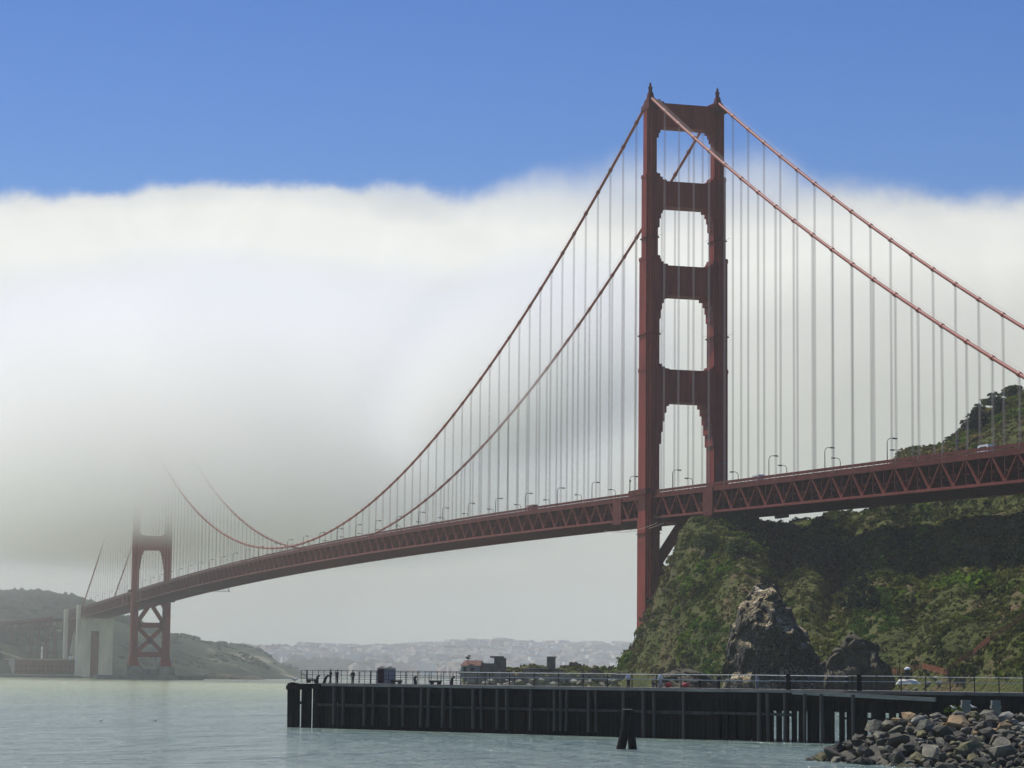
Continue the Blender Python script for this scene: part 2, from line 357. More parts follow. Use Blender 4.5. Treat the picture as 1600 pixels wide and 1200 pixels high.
def st(px, *kk):
    return (px, [(D, (z if isinstance(z, (int, float)) else zy(px, float(z), D))) for D, z in kk])
NEAR = [
 st(714, (885,-4),(888,-4),(892,-4),(897,-4),(905,-4),(915,-4),(925,-4),(935,-4),(945,-4),(955,-4)),
 st(724, (880,-4),(884,2),(888,6),(897,7),(905,7.2),(915,7.2),(925,7),(935,5),(945,-4),(955,-4)),
 st(950, (872,-4),(876,2),(880,6),(890,7),(900,7.2),(910,7.2),(920,7),(932,5),(945,-4),(955,-4)),
 st(974, (862,-4),(868,2),(873,6),(882,'1052'),(892,'1048'),(902,'1045'),(912,8),(930,4),(945,-4),(960,-4)),
 st(985, (852,-4),(858,2),(864,6),(876,'1045'),(888,'1032'),(902,'1020'),(912,13),(930,6),(945,-4),(960,-4)),
 st(1003,(835,-4),(842,2),(848,6),(868,'1030'),(886,'1010'),(903,'990'),(914,19),(932,8),(947,-4),(965,-4)),
 st(1038,(805,-4),(812,2),(818,6),(845,'1005'),(872,'958'),(900,'912'),(914,32),(932,16),(950,2),(970,-4)),
 st(1062,(780,-4),(788,2),(795,6),(828,'998'),(864,'915'),(898,'834'),(912,50),(932,26),(955,5),(975,-4)),
 st(1082,(765,-4),(773,2),(780,6),(812,'995'),(853,'905'),(893,'813'),(908,58),(935,30),(955,8),(975,-4)),
 st(1120,(735,-4),(742,2),(750,6),(785,'992'),(830,'898'),(878,'811'),(898,59),(930,34),(960,10),(990,-4)),
 st(1190,(690,-4),(697,2),(705,6),(750,'985'),(805,'898'),(Dv(1190,-3),'812'),(Dv(1190,-14),61),(Dv(1190,-30),36),(985,12),(1020,-4)),
 st(1215,(678,-4),(685,2),(693,6),(740,'985'),(Dv(1215,6),'882'),(Dv(1215,-17),'810'),(Dv(1215,-26),61.5),(Dv(1215,-45),40),(985,20),(1040,-4)),
 st(1260,(655,-4),(662,2),(670,6),(715,'985'),(Dv(1260,3),'880'),(Dv(1260,-20),'808'),(Dv(1260,-30),61.5),(Dv(1260,-50),50),(970,35),(1040,10)),
 st(1330,(622,-4),(630,2),(638,6),(683,'985'),(Dv(1330,2),'890'),(Dv(1330,-22),'805'),(Dv(1330,-32),61),(Dv(1330,-50),58),(960,54),(1040,40)),
 st(1400,(595,-4),(603,2),(611,6),(655,'985'),(Dv(1400,2),'893'),(Dv(1400,-22),'803'),(Dv(1400,-32),61),(865,72),(965,'718'),(1040,60)),
 st(1430,(585,-4),(593,2),(601,6),(644,'985'),(Dv(1430,2),'893'),(Dv(1430,-22),'810'),(Dv(1430,-32),61),(865,76),(970,'708'),(1045,65)),
 st(1480,(568,-4),(576,2),(584,6),(626,'985'),(Dv(1480,2),'891'),(Dv(1480,-22),'806'),(Dv(1480,-32),61),(865,82),(975,'682'),(1050,70)),
 st(1540,(550,-4),(558,2),(566,6),(607,'985'),(Dv(1540,2),'888'),(Dv(1540,-22),'800'),(Dv(1540,-32),60),(860,84),(985,'635'),(1060,90)),
 st(1600,(533,-4),(541,2),(549,6),(589,'985'),(Dv(1600,2),'884'),(Dv(1600,-22),'795'),(Dv(1600,-34),61),(855,88),(995,'606'),(1080,100)),
 st(1720,(500,-4),(508,2),(516,6),(553,'985'),(Dv(1720,2),'880'),(Dv(1720,-22),'788'),(Dv(1720,-34),58),(835,95),(1000,'560'),(1100,110)),
 st(2000,(440,-4),(448,2),(456,6),(490,'985'),(Dv(2000,2),'875'),(Dv(2000,-24),'780'),(Dv(2000,-38),56),(800,100),(1000,'500'),(1150,130)),
]
GN, headland = station_terrain('headland', NEAR, G_NEAR, 560, 16, (7.5, 1.3), noise_scale=(46, 9), gullies=[(1322, 14, 24, 22, 2.6, 5.4), (1372, 10, 22, -10, 2.5, 5.2), (1232, 22, 14, 12, 2.6, 5), (1268, 16, 18, -9, 2.6, 5), (1112, 6, 16, 11, 3.2, 4.8), (1160, 8, 16, -7, 2.8, 5), (1455, 26, 14, 9, 2.6, 5), (1500, 26, 20, -7, 2.6, 5), (1560, 26, 14, 8, 2.6, 5)], label='steep scrub covered headland under the bridge')
tag(headland, kind='structure')

FAR = [
 st(-260,(2480,-4),(2500,2),(2560,'1052'),(2640,'1010'),(2780,'985'),(2950,'960'),(3150,'925'),(3400,'918'),(3700,20)),
 st(0,  (2480,-4),(2500,2),(2620,'1040'),(2700,'1012'),(2800,'992'),(2950,'965'),(3150,'935'),(3400,'928'),(3700,20)),
 st(60, (2480,-4),(2500,2),(2640,'1045'),(2720,'1010'),(2820,'990'),(2950,'968'),(3150,'938'),(3400,'930'),(3700,20)),
 st(120,(2480,-4),(2500,2),(2660,'1050'),(2740,'1030'),(2840,'1000'),(2950,'975'),(3100,'950'),(3300,'938'),(3600,20)),
 st(150,(2560,-4),(2580,2),(2650,'1048'),(2740,'1025'),(2820,'1000'),(2900,'980'),(3020,'960'),(3200,'953'),(3500,20)),
 st(185,(2600,-4),(2620,2),(2660,'1046'),(2740,'1022'),(2800,'1004'),(2880,'988'),(2980,'972'),(3080,'968'),(3400,20)),
 st(240,(2640,-4),(2660,2),(2700,'1050'),(2780,'1030'),(2850,'1012'),(2920,'1000'),(3000,'990'),(3100,'984'),(3400,20)),
 st(270,(2680,-4),(2700,2),(2740,'1052'),(2810,'1035'),(2880,'1018'),(2950,'1005'),(3030,'995'),(3120,'991'),(3400,20)),
 st(330,(2740,-4),(2760,2),(2800,'1054'),(2870,'1040'),(2950,'1026'),(3030,'1015'),(3110,'1009'),(3200,'1006'),(3450,15)),
 st(410,(2850,-4),(2870,2),(2900,'1056'),(2970,'1044'),(3060,'1032'),(3140,'1022'),(3220,'1016'),(3300,'1013'),(3500,10)),
 st(430,(2900,-4),(2920,2),(2950,'1057'),(3010,'1048'),(3090,'1039'),(3170,'1032'),(3240,'1028'),(3320,'1025'),(3500,5)),
 st(460,(3000,-4),(3020,1),(3040,3),(3080,'1056'),(3140,'1052'),(3210,'1049'),(3270,'1047'),(3340,'1046'),(3500,0)),
 st(500,(3100,-4),(3110,-3),(3130,-3),(3170,-3),(3210,-3),(3250,-3),(3300,-4),(3360,-4),(3500,-4)),
]
GF, fb = station_terrain('hills', FAR, G_FAR, 380, 12, (9, 3), noise_scale=(110, 35), label='hazy green and sandy bluffs beyond the far tower')
CITY = [
 st(330,(3900,-4),(3920,2),(4300,'1042'),(4700,'1034'),(5100,'1026'),(5600,'1020'),(6100,'1013'),(6600,20)),
 st(440,(3900,-4),(3920,2),(4300,'1048'),(4700,'1040'),(5100,'1030'),(5600,'1022'),(6100,'1014'),(6600,20)),
 st(520,(3900,-4),(3920,2),(4300,'1047'),(4700,'1039'),(5100,'1030'),(5600,'1023'),(6100,'1016'),(6600,20)),
 st(570,(3900,-4),(3920,2),(4300,'1049'),(4700,'1041'),(5100,'1033'),(5600,'1026'),(6100,'1019'),(6600,20)),
 st(640,(3900,-4),(3920,2),(4300,'1050'),(4700,'1041'),(5100,'1032'),(5600,'1023'),(6100,'1016'),(6600,20)),
 st(720,(3900,-4),(3920,2),(4300,'1050'),(4700,'1041'),(5100,'1031'),(5600,'1021'),(6100,'1011'),(6600,20)),
 st(780,(3900,-4),(3920,2),(4300,'1051'),(4700,'1041'),(5100,'1030'),(5600,'1019'),(6100,'1008'),(6600,20)),
 st(840,(3900,-4),(3920,2),(4300,'1052'),(4700,'1042'),(5100,'1032'),(5600,'1022'),(6100,'1013'),(6600,20)),
 st(985,(3900,-4),(3920,2),(4300,'1053'),(4700,'1043'),(5100,'1033'),(5600,'1024'),(6100,'1014'),(6600,20)),
 st(1100,(3900,-4),(3920,2),(4300,'1055'),(4700,'1046'),(5100,'1036'),(5600,'1028'),(6100,'1018'),(6600,20)),
]
GC, cb = station_terrain('hills', CITY, G_CITY, 300, 12, (10, 3), noise_scale=(260, 90), label='far city hillside behind the pier')

# -------- vegetation
def cards(n, r=1.0, leaf=.42, flat=.75, seed=0):
    """leaf clump template: small quads through an uneven ellipsoid volume"""
    g = np.random.default_rng(seed); d = g.normal(size=(n, 3)); d /= np.linalg.norm(d, axis=1)[:, None]; d[:, 2] = np.abs(d[:, 2])*1.1-.15
    lump = 1+.28*vn(d*2.2+seed*5.1)
    c = d*(g.uniform(.55, 1, n)**.5*lump)[:, None]*r; c[:, 2] *= flat
    nrm = d+g.normal(size=(n, 3))*.55; nrm /= np.linalg.norm(nrm, axis=1)[:, None]
    a = np.cross(nrm, g.normal(size=(n, 3))); a /= np.linalg.norm(a, axis=1)[:, None]; b = np.cross(nrm, a)
    s = leaf*g.uniform(.6, 1.3, n)[:, None]
    V = np.stack([c-a*s-b*s*.6, c+a*s-b*s*.7, c+a*s*.8+b*s*.6, c-a*s*.7+b*s*.8], 1)
    shade = np.clip(.85+.25*g.normal(size=n), .45, 1.4)
    return V.reshape(-1, 3), shade.repeat(4)
TPL = [cards(42, 1, .25, .8, s) for s in range(8)]
def merge_cards(pos, scale, tint, tpl=TPL, zs=None):
    Vs, Cs = [], []
    for i in range(len(pos)):
        V, sh = tpl[i % len(tpl)]; a = rng.uniform(0, 6.28); c, s = math.cos(a), math.sin(a)
        S = scale[i]; q = V.copy(); x = (q[:, 0]*c-q[:, 1]*s)*S; y = (q[:, 0]*s+q[:, 1]*c)*S; z = q[:, 2]*S*(zs[i] if zs is not None else 1)
        Vs.append(np.stack([x+pos[i][0], y+pos[i][1], z+pos[i][2]], 1)); Cs.append(tint[i][None, :]*sh[:, None])
    V = np.concatenate(Vs); C = np.concatenate(Cs); F = np.arange(len(V)).reshape(-1, 4)
    return V, F, C
def sample_grid(G, n, zmin, zmax=1e9, seed=1):
    g = np.random.default_rng(seed); a, b = G[:-1, :-1], G[1:, 1:]
    area = np.linalg.norm(np.cross(G[1:, :-1]-a, G[:-1, 1:]-a), axis=-1)
    area = area*((a[..., 2] > zmin) & (a[..., 2] < zmax)); p = (area/area.sum()).ravel()
    i = g.choice(p.size, n, p=p); ci, ri = np.unravel_index(i, area.shape); s, t = g.random(n)[:, None], g.random(n)[:, None]
    pts = G[ci, ri]*(1-s)*(1-t)+G[ci+1, ri]*s*(1-t)+G[ci, ri+1]*(1-s)*t+G[ci+1, ri+1]*s*t
    return pts, ci, ri
pts_, ci, ri = sample_grid(GN, 25000, 7.5)
vis = (pts_[:, 0]/pts_[:, 1] < .235)
pts_ = pts_[vis]
patch = fbm(pts_/np.array([34, 34, 22]), 3); patch2 = fbm(pts_/np.array([12, 12, 10])+40, 2)
pal = np.array([[.040, .046, .018], [.066, .074, .024], [.095, .092, .036], [.075, .12, .018], [.12, .092, .052]])
sel = np.zeros(len(pts_), int)+1
sel[patch+.5*patch2 < -.45] = 0; sel[patch+.5*patch2 > .28] = 2; sel[(patch2 > .42) & (patch > -.2)] = 3; sel[(patch > .55)] = 4
flip = rng.random(len(pts_)) < .12; sel[flip] = rng.integers(0, 5, flip.sum())
tint = np.array([1.5, 1.6, .8])*pal[sel]*rng.uniform(.8, 1.3, (len(pts_), 1))
# the seaward spur beside the tower is browner and barer
bare = (pts_[:, 0] < 58) & (rng.random(len(pts_)) < .6); tint[bare] = np.array([.085, .07, .045])*rng.uniform(.7, 1.3, (bare.sum(), 1))
size = rng.gamma(4, .20, len(pts_))+.35; size[sel == 3] *= 1.15; size[bare] *= .7
grassy = fbm(pts_/np.array([30, 30, 18])+91, 4)                # open grass and earth between the thickets
thin = grassy > .34
size[thin] *= .42; tint[thin] = np.array([.095, .108, .024])*rng.uniform(.7, 1.35, (thin.sum(), 1)); size[grassy < -.35] *= 1.45
ppx = pts_[:, 0]/pts_[:, 1]*FPX+800
lush = (((ppx > 1090) & (ppx < 1142) & (pts_[:, 2] < 24)) | ((ppx > 1335) & (ppx < 1405) & (pts_[:, 2] > 12) & (pts_[:, 2] < 31)) | ((ppx > 1228) & (ppx < 1250) & (pts_[:, 2] > 26) & (pts_[:, 2] < 36))) & (rng.random(len(pts_)) < .7)
tint[lush] = np.array([.07, .135, .016])*rng.uniform(.7, 1.25, (lush.sum(), 1))
keep = rng.random(len(pts_)) < np.where(pts_[:, 0] < 55, .75, 1.0)*np.where(thin, .8, 1.0)
V, F, C = merge_cards(pts_[keep]-np.array([0, 0, .15]), size[keep], tint[keep])
TS = [cards(13, 1, .38, .7, 20+s_) for s_ in range(5)]
gp, _, _ = sample_grid(GN, 34000, 7.2, seed=33)
gm = (gp[:, 0]/gp[:, 1] < .22) & (fbm(gp/np.array([30, 30, 18])+91, 4) > .12) & (gp[:, 1] < 1010); gp = gp[gm]
gt = np.array([.092, .104, .022])*rng.uniform(.55, 1.35, (len(gp), 1))*np.where(rng.random((len(gp), 1)) < .25, np.array([[1.35, .95, 1.5]]), 1)
V3, F3, C3 = merge_cards(gp-np.array([0, 0, .1]), rng.uniform(.3, .85, len(gp)), gt, TS)
tag(obj('grass', npmesh('grass', V3, F3, LEAF, C3)), 'rough yellow green grass tufts between the scrub', kind='stuff')
o = obj('shrubbery', npmesh('shrubbery', V, F, LEAF, C)); tag(o, 'low green and olive scrub covering the headland', kind='stuff')

# individual trees on the headland
def tree(px, D, h, w, col, label, cat='tree', name='tree', group=None, zoff=0, grid=None):
    G = GN if grid is None else grid
    x = (px-800)/FPX*D
    dd = (G[..., 0]-x)**2+(G[..., 1]-D)**2; k = np.unravel_index(dd.argmin(), dd.shape); g = G[k]
    root = empty(name, Matrix.Translation((g[0], g[1], g[2]-h*.14+zoff)))
    tag(root, label, cat, group)
    m = MB(); m.tube([(0,0,0),(w*.03,0,h*.3),(-w*.02,w*.02,h*.62),(0,0,h*.9)], [h*.035, h*.028, h*.018, h*.006], 7)
    for j in range(7):
        a = j*2.4; z = h*(.28+.08*j); m.tube([(0,0,z),(math.cos(a)*w*.22, math.sin(a)*w*.22, z+h*.07),(math.cos(a)*w*.4, math.sin(a)*w*.4, z+h*.10)], [h*.012, h*.008, h*.003], 5)
    m.build('trunk', BARK, root)
    ps, ss = [], []
    for j in range(26):
        t = rng.random(); a = rng.uniform(0, 6.28); rr = w*.5*(1-.62*t**1.6)*rng.uniform(.2, 1)
        ps.append((math.cos(a)*rr, math.sin(a)*rr, h*(.22+.68*t))); ss.append(w*.17*rng.uniform(.7, 1.25)*(1-.3*t))
    V, F, C = merge_cards(np.array(ps), np.array(ss), np.array([col]*26)*rng.uniform(.7, 1.3, (26, 1)))
    obj('crown', npmesh('crown', V, F, LEAF, C), root)
    return root
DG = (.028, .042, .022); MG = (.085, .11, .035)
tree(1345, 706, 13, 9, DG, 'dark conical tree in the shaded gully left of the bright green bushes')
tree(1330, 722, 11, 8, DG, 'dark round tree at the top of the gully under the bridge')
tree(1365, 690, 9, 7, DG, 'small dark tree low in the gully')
tree(1533, 905, 9, 15, DG, 'broad dark tree just above the bridge railing on the upper hill')
tree(1571, 935, 8, 13, DG, 'dark tree at mid slope of the upper hill')
tree(1592, 985, 5, 12, MG, 'bushy tree crowning the upper hill at the frame edge')
tree(1541, 975, 4.5, 8, MG, 'shrubby tree on the upper hill skyline where the slope steps')
tree(1528, 968, 6, 6, MG, 'leaning shrubby tree lower on the upper hill skyline')
tree(1487, 958, 5, 6, MG, 'small tree on the skyline knob above the bridge railing')
tree(1567, 978, 6, 10, MG, 'wide low tree on the upper hill skyline')
tree(1110, 868, 6, 10, MG, 'low wide bush on the bluff top beside the near tower', cat='bush', name='bush')
tree(1165, 845, 6, 12, MG, 'round green bush on the bluff top under the bridge deck', cat='bush', name='bush')

# far woods
def blobs(pos, size, name, matc, cols, label):
    bm = bmesh.new(); bmesh.ops.create_icosphere(bm, subdivisions=1, radius=1); v0 = np.array([v.co[:] for v in bm.verts]); f0 = np.array([[v.index for v in f.verts] for f in bm.faces]); bm.free()
    n = len(pos); V = np.zeros((n, len(v0), 3)); C = np.zeros((n, len(v0), 3))
    for i in range(n):
        j = 1+.3*rng.normal(size=(len(v0), 1)).clip(-1, 1); V[i] = v0*j*size[i]*np.array([1, 1, .85])+pos[i]; C[i] = cols[i]*rng.uniform(.75, 1.25, (len(v0), 1))
    F = (f0[None]+(np.arange(n)*len(v0))[:, None, None]).reshape(-1, 3)
    o = obj(name, npmesh(name, V.reshape(-1, 3), F, matc, C.reshape(-1, 3))); tag(o, label, kind='stuff')
p1, _, r1 = sample_grid(GF, 11000, 8, seed=4)
wood = ((p1[:, 0] < -420) & (fbm(p1/140., 3) > .2)) | ((p1[:, 1] > 2950) & (p1[:, 0] < -380)) | ((p1[:, 0] > -420) & (p1[:, 2] > 12) & (fbm(p1/60., 3) > -.08)); p1 = p1[wood]
blobs(p1, np.where(p1[:, 0] < -420, rng.uniform(3.5, 8, len(p1)), rng.uniform(1.3, 3.4, len(p1))), 'woods', LEAF, np.array([[.032, .045, .028]])*rng.uniform(.7, 1.5, (len(p1), 1)), 'dark woods on the far bluffs')
p2, _, _ = sample_grid(GC, 2600, 4, seed=5)
xr = p2[:, 0]/p2[:, 1]*FPX+800
wood = (fbm(p2/np.array([300, 300, 60.]), 3) > .22) | ((p2[:, 1] < 4850) & (xr < 550)); p2 = p2[wood]
blobs(p2, rng.uniform(7, 15, len(p2)), 'woods', LEAF, np.array([[.035, .05, .035]])*rng.uniform(.7, 1.4, (len(p2), 1)), 'dark tree belts between the far city houses')

# city houses
HM = [mat('house_white', (.78, .76, .70), .8, .05, .1), mat('house_cream', (.66, .60, .48), .8, .05, .1), mat('house_grey', (.36, .37, .38), .8, .05, .1), mat('house_pink', (.55, .42, .35), .8, .05, .1)]
RT = mat('house_roof', (.19, .16, .14), .9, .2, .1)
def house_mb(w, d, h, x=0, y=0, z=0, mi=0, a=0, flat=False):
    m = MB(); hw, hd = w/2, d/2
    v = [(-hw,-hd,-4),(hw,-hd,-4),(hw,hd,-4),(-hw,hd,-4),(-hw,-hd,h),(hw,-hd,h),(hw,hd,h),(-hw,hd,h)]
    f = [(0,1,5,4),(1,2,6,5),(2,3,7,6),(3,0,4,7)]
    m.add(v, f, mi)
    if flat: m.add(v[4:], [(0,1,2,3)], 4)
    else:
        v2 = [(-hw,-hd,h),(hw,-hd,h),(hw,hd,h),(-hw,hd,h),(0,-hd,h+w*.28),(0,hd,h+w*.28)]
        m.add(v2, [(0,4,5,3),(1,2,5,4)], 4); m.add(v2, [(0,1,4),(2,3,5)], mi)
    return m
hp, _, _ = sample_grid(GC, 3300, 5, seed=9)
xr = hp[:, 0]/hp[:, 1]*FPX+800
ok = (xr > 425) & (xr < 1010) & ~((hp[:, 1] < 4800) & (xr < 550)) & (fbm(hp/np.array([300, 300, 60.]), 3) < .45)
hp = hp[ok]; order = np.argsort(hp[:, 1]); hp = hp[order]
hmesh = []
for mi in range(4):
    for (w, d, h, fl) in ((13, 16, 9, False), (20, 18, 13, True)):
        mb = house_mb(w, d, h, mi=mi, flat=fl); hmesh.append((mb, mb.mesh('house', HM+[RT])))
root_group = 'small pale houses stacked up the far city hillside'
inframe = [i for i in range(len(hp)) if XD(560, 1, 0) is not None]
big = MB()
for i, q in enumerate(hp):
    mb, me = hmesh[rng.integers(0, 8)]; a = rng.choice([0, 1.57])+rng.normal()*.2+.3; s = rng.uniform(.8, 1.5)
    if i < 300:
        o = obj('house', me, None, q, (0, 0, a)); o.scale = (s, s, s)
        tn, rf_ = ('white', 'cream', 'grey', 'pinkish')[hmesh.index((mb, me))//2], ('gabled', 'flat roofed')[hmesh.index((mb, me)) % 2]
        qx = q[0]/q[1]*FPX+800; wh = 'above the dark railing' if qx < 700 else ('behind the ruins' if qx < 900 else 'next to the headland')
        tag(o, 'small %s %s house on the hazy city hillside %s' % (tn, rf_, wh), 'house', '%s %s houses %s' % (tn, rf_, wh))
    else:
        c, sn = math.cos(a)*s, math.sin(a)*s; b0 = len(big.v)
        big.v += [(x*c-y*sn+q[0], x*sn+y*c+q[1], z*s+q[2]) for x, y, z in mb.v]; big.f += [tuple(b0+k for k in f) for f in mb.f]; big.m += mb.m
tag(big.build('distant_houses', HM+[RT]), 'further rows of pale houses climbing to the city skyline', kind='stuff')

# ---------------------------------------------------------------- bridge
def RD(u):
    if u < 0: return 74.9+.0215*u
    if u > 1280: return 74.3-.019*(u-1280)
    return 74.9-.6*u/1280+6.5*(1-((u-640)/640)**2)
def CZ(u):
    if u < 0: s = -u; return 226.6-.548*s+.000248*s*s
    if u > 1280: s = u-1280; return 226.6-.548*s+.000248*s*s
    return 84.2+142.4*((u-640)/640)**2
bridge = empty('suspension_bridge', BM)
tag(bridge, 'orange suspension bridge with two towers running into the fog', 'bridge')
VE = 13.7
# deck & roadway
def strip(name, fn, mat_, u0=-350, u1=1623, step=7.62, parent=bridge):
    m = MB(); us = list(np.arange(u0, u1, step))+[u1]
    for a, b_ in zip(us[:-1], us[1:]): fn(m, a, b_)
    return m.build(name, mat_, parent)
def slab(v0, v1, dz0, dz1):
    def f(m, a, b_):
        za, zb = RD(a), RD(b_)
        m.add([(a,v0,za+dz0),(b_,v0,zb+dz0),(b_,v1,zb+dz0),(a,v1,za+dz0),(a,v0,za+dz1),(b_,v0,zb+dz1),(b_,v1,zb+dz1),(a,v1,za+dz1)],
              [(3,2,1,0),(4,5,6,7),(0,1,5,4),(2,3,7,6)])
    return f
strip('roadway', slab(-10.4, 10.4, -.35, 0), ASPH)
strip('sidewalk', slab(10.5, 13.05, -.3, .22), CONC_D); strip('sidewalk', slab(-13.05, -10.5, -.3, .22), CONC_D)
for s in (1, -1):
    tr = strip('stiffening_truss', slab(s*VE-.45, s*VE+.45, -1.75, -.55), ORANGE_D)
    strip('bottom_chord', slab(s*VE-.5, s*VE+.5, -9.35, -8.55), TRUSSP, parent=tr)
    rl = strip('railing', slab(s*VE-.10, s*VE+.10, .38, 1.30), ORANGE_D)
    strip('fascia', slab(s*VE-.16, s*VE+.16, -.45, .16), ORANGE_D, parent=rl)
    m = MB()
    for u in np.arange(-347, 1623, 3.81): m.box(u-.12, u+.12, s*VE-.07, s*VE+.07, RD(u)+.1, RD(u)+1.2)
    tag(m.build('railing_posts', ORANGE_D, rl), kind='stuff')
    if s == 1:
        dm = {}
        for k in range(-46, 214):
            ua, ub = k*7.62, (k+1)*7.62
            odd = (k % 2 != 0)
            za, zb = (RD(ua)-9.0, RD(ub)-1.1) if odd else (RD(ua)-1.1, RD(ub)-9.0)
            m = MB(); sl = zb-za
            key = (odd, round(sl, 1))
            if key not in dm: dm[key] = MB().beam((0,0,0), (7.62,0,sl), .42, .62, up=(0,1,0)).mesh('diagonal', TRUSSP)
            obj('diagonal', dm[key], tr, (ua, VE, za))
        pm = MB().box(-.16, .16, -.15, .15, -8.6, -1.7).mesh('truss_post', ORANGE_D)
        for k in range(-45, 213): obj('truss_post', pm, tr, (k*7.62, VE, RD(k*7.62)))
        gm = MB().add([(-1.1,-.3,-8.62),(1.1,-.3,-8.62),(.45,-.3,-7.7),(-.45,-.3,-7.7),(-1.1,.3,-8.62),(1.1,.3,-8.62),(.45,.3,-7.7),(-.45,.3,-7.7)],
             [(0,1,2,3),(7,6,5,4),(0,4,5,1),(1,5,6,2),(2,6,7,3),(3,7,4,0)]).mesh('gusset_plate', TRUSSP)
        for k in range(-45, 213, 2): obj('gusset_plate', gm, tr, (k*7.62, VE, RD(k*7.62)))
    else:
        m = MB()
        for k in range(-46, 214):
            ua, ub = k*7.62, (k+1)*7.62; odd = (k % 2 != 0)
            za, zb = (RD(ua)-9.0, RD(ub)-1.1) if odd else (RD(ua)-1.1, RD(ub)-9.0)
            m.beam((ua,-VE,za), (ub,-VE,zb), .5, .95, up=(0,1,0)); m.box(ua-.16, ua+.16, -VE-.15, -VE+.15, RD(ua)-8.6, RD(ua)-1.7)
        tag(m.build('truss_web', ORANGE_D, tr), kind='stuff')
fm = MB(); fm.box(-.22, .22, -13.2, 13.2, -3.3, -.4); fm.box(-.4, .4, -13.2, 13.2, -9.3, -7.9)
fm.beam((0,-13,-8.8), (0,0,-3), .7, .8); fm.beam((0,13,-8.8), (0,0,-3), .7, .8); fm.box(-.3, .3, -13.2, 13.2, -5.9, -5.2)
fmesh = fm.mesh('floor_frame', ORANGE_D)
ff = empty('floor_system', BM, bridge); ff.matrix_parent_inverse = Matrix(); ff.matrix_local = Matrix()
for k in range(-45, 213): obj('floor_frame', fmesh, ff, (k*7.62, 0, RD(k*7.62)))
m = MB()
for k in range(-45, 212):
    ua, ub = k*7.62, (k+1)*7.62; s = 1 if k % 2 else -1
    m.beam((ua+.3, s*13, RD(ua)-8.95), (ub-.3, -s*13, RD(ub)-8.95), .5, .5); m.beam((ua+.3, -s*13, RD(ua)-8.5), (ub-.3, s*13, RD(ub)-8.5), .4, .3)
for v in (-9, -5.4, -1.8, 1.8, 5.4, 9):
    for k in range(-45, 212): ua, ub = k*7.62, (k+1)*7.62; m.beam((ua+.25, v, RD(ua)-1.3), (ub-.25, v, RD(ub)-1.3), .35, 1.7)
tag(m.build('lateral_bracing', ORANGE_D, ff), kind='stuff')
strip('utility_main', slab(-6.6, -5.2, -7.8, -6.3), ORANGE_D, parent=ff); strip('utility_main', slab(5.0, 6.2, -5.1, -4.2), ORANGE_D, parent=ff)

# cables
def cable(v):
    m = MB(); us = list(np.arange(-343, 0, 7.62))+[0]+list(np.arange(8, 1280, 8))+[1280]+list(np.arange(1287, 1624, 7.62))
    m.tube([(u, v, CZ(u)) for u in us], .56, 10)
    return m.build('main_cable', CABLEM, bridge, smooth=True)
ce, cw = cable(VE), cable(-VE)
hang = [u for u in np.arange(-22, 0)*15.24-.9] + [k*15.24+.3 for k in range(1, 84)] + [1280+15.24*k+.9 for k in range(1, 22)]
rm = MB()
for du in (-.30, .30):
    for dv in (-.22, .22): rm.box(du-.031, du+.031, dv-.031, dv+.031, -1, 0)
rmesh = rm.mesh('suspender', ROPE)
bmm = MB().tube([(-.75,0,0),(.75,0,0)], .76, 10).mesh('cable_band', CABLEM, smooth=False)
for v, c in ((VE, ce), (-VE, cw)):
    for u in hang:
        if u < -343 or u > 1620: continue
        zt = CZ(u); zb = RD(u)-1.4
        if zt-zb < 1.2: continue
        o = obj('suspender', rmesh, bridge, (u, v, zt)); o.scale = (1, 1, zt-zb)
        s = (CZ(u+.5)-CZ(u-.5)); obj('cable_band', bmm, c, (u, v, zt), (0, -math.atan(s), 0))
# hand ropes above the cables
m = MB()
for v in (VE-.5, VE+.5, -VE-.5, -VE+.5):
    for a, b_ in ((-343, -6), (1286, 1620)):
        m.tube([(u, v, CZ(u)+1.5) for u in np.linspace(a, b_, 40)], .035, 4)
    m.tube([(u, v, CZ(u)+1.5) for u in np.linspace(6, 1274, 120)], .035, 4)
m.build('hand_rope', ROPE, bridge)

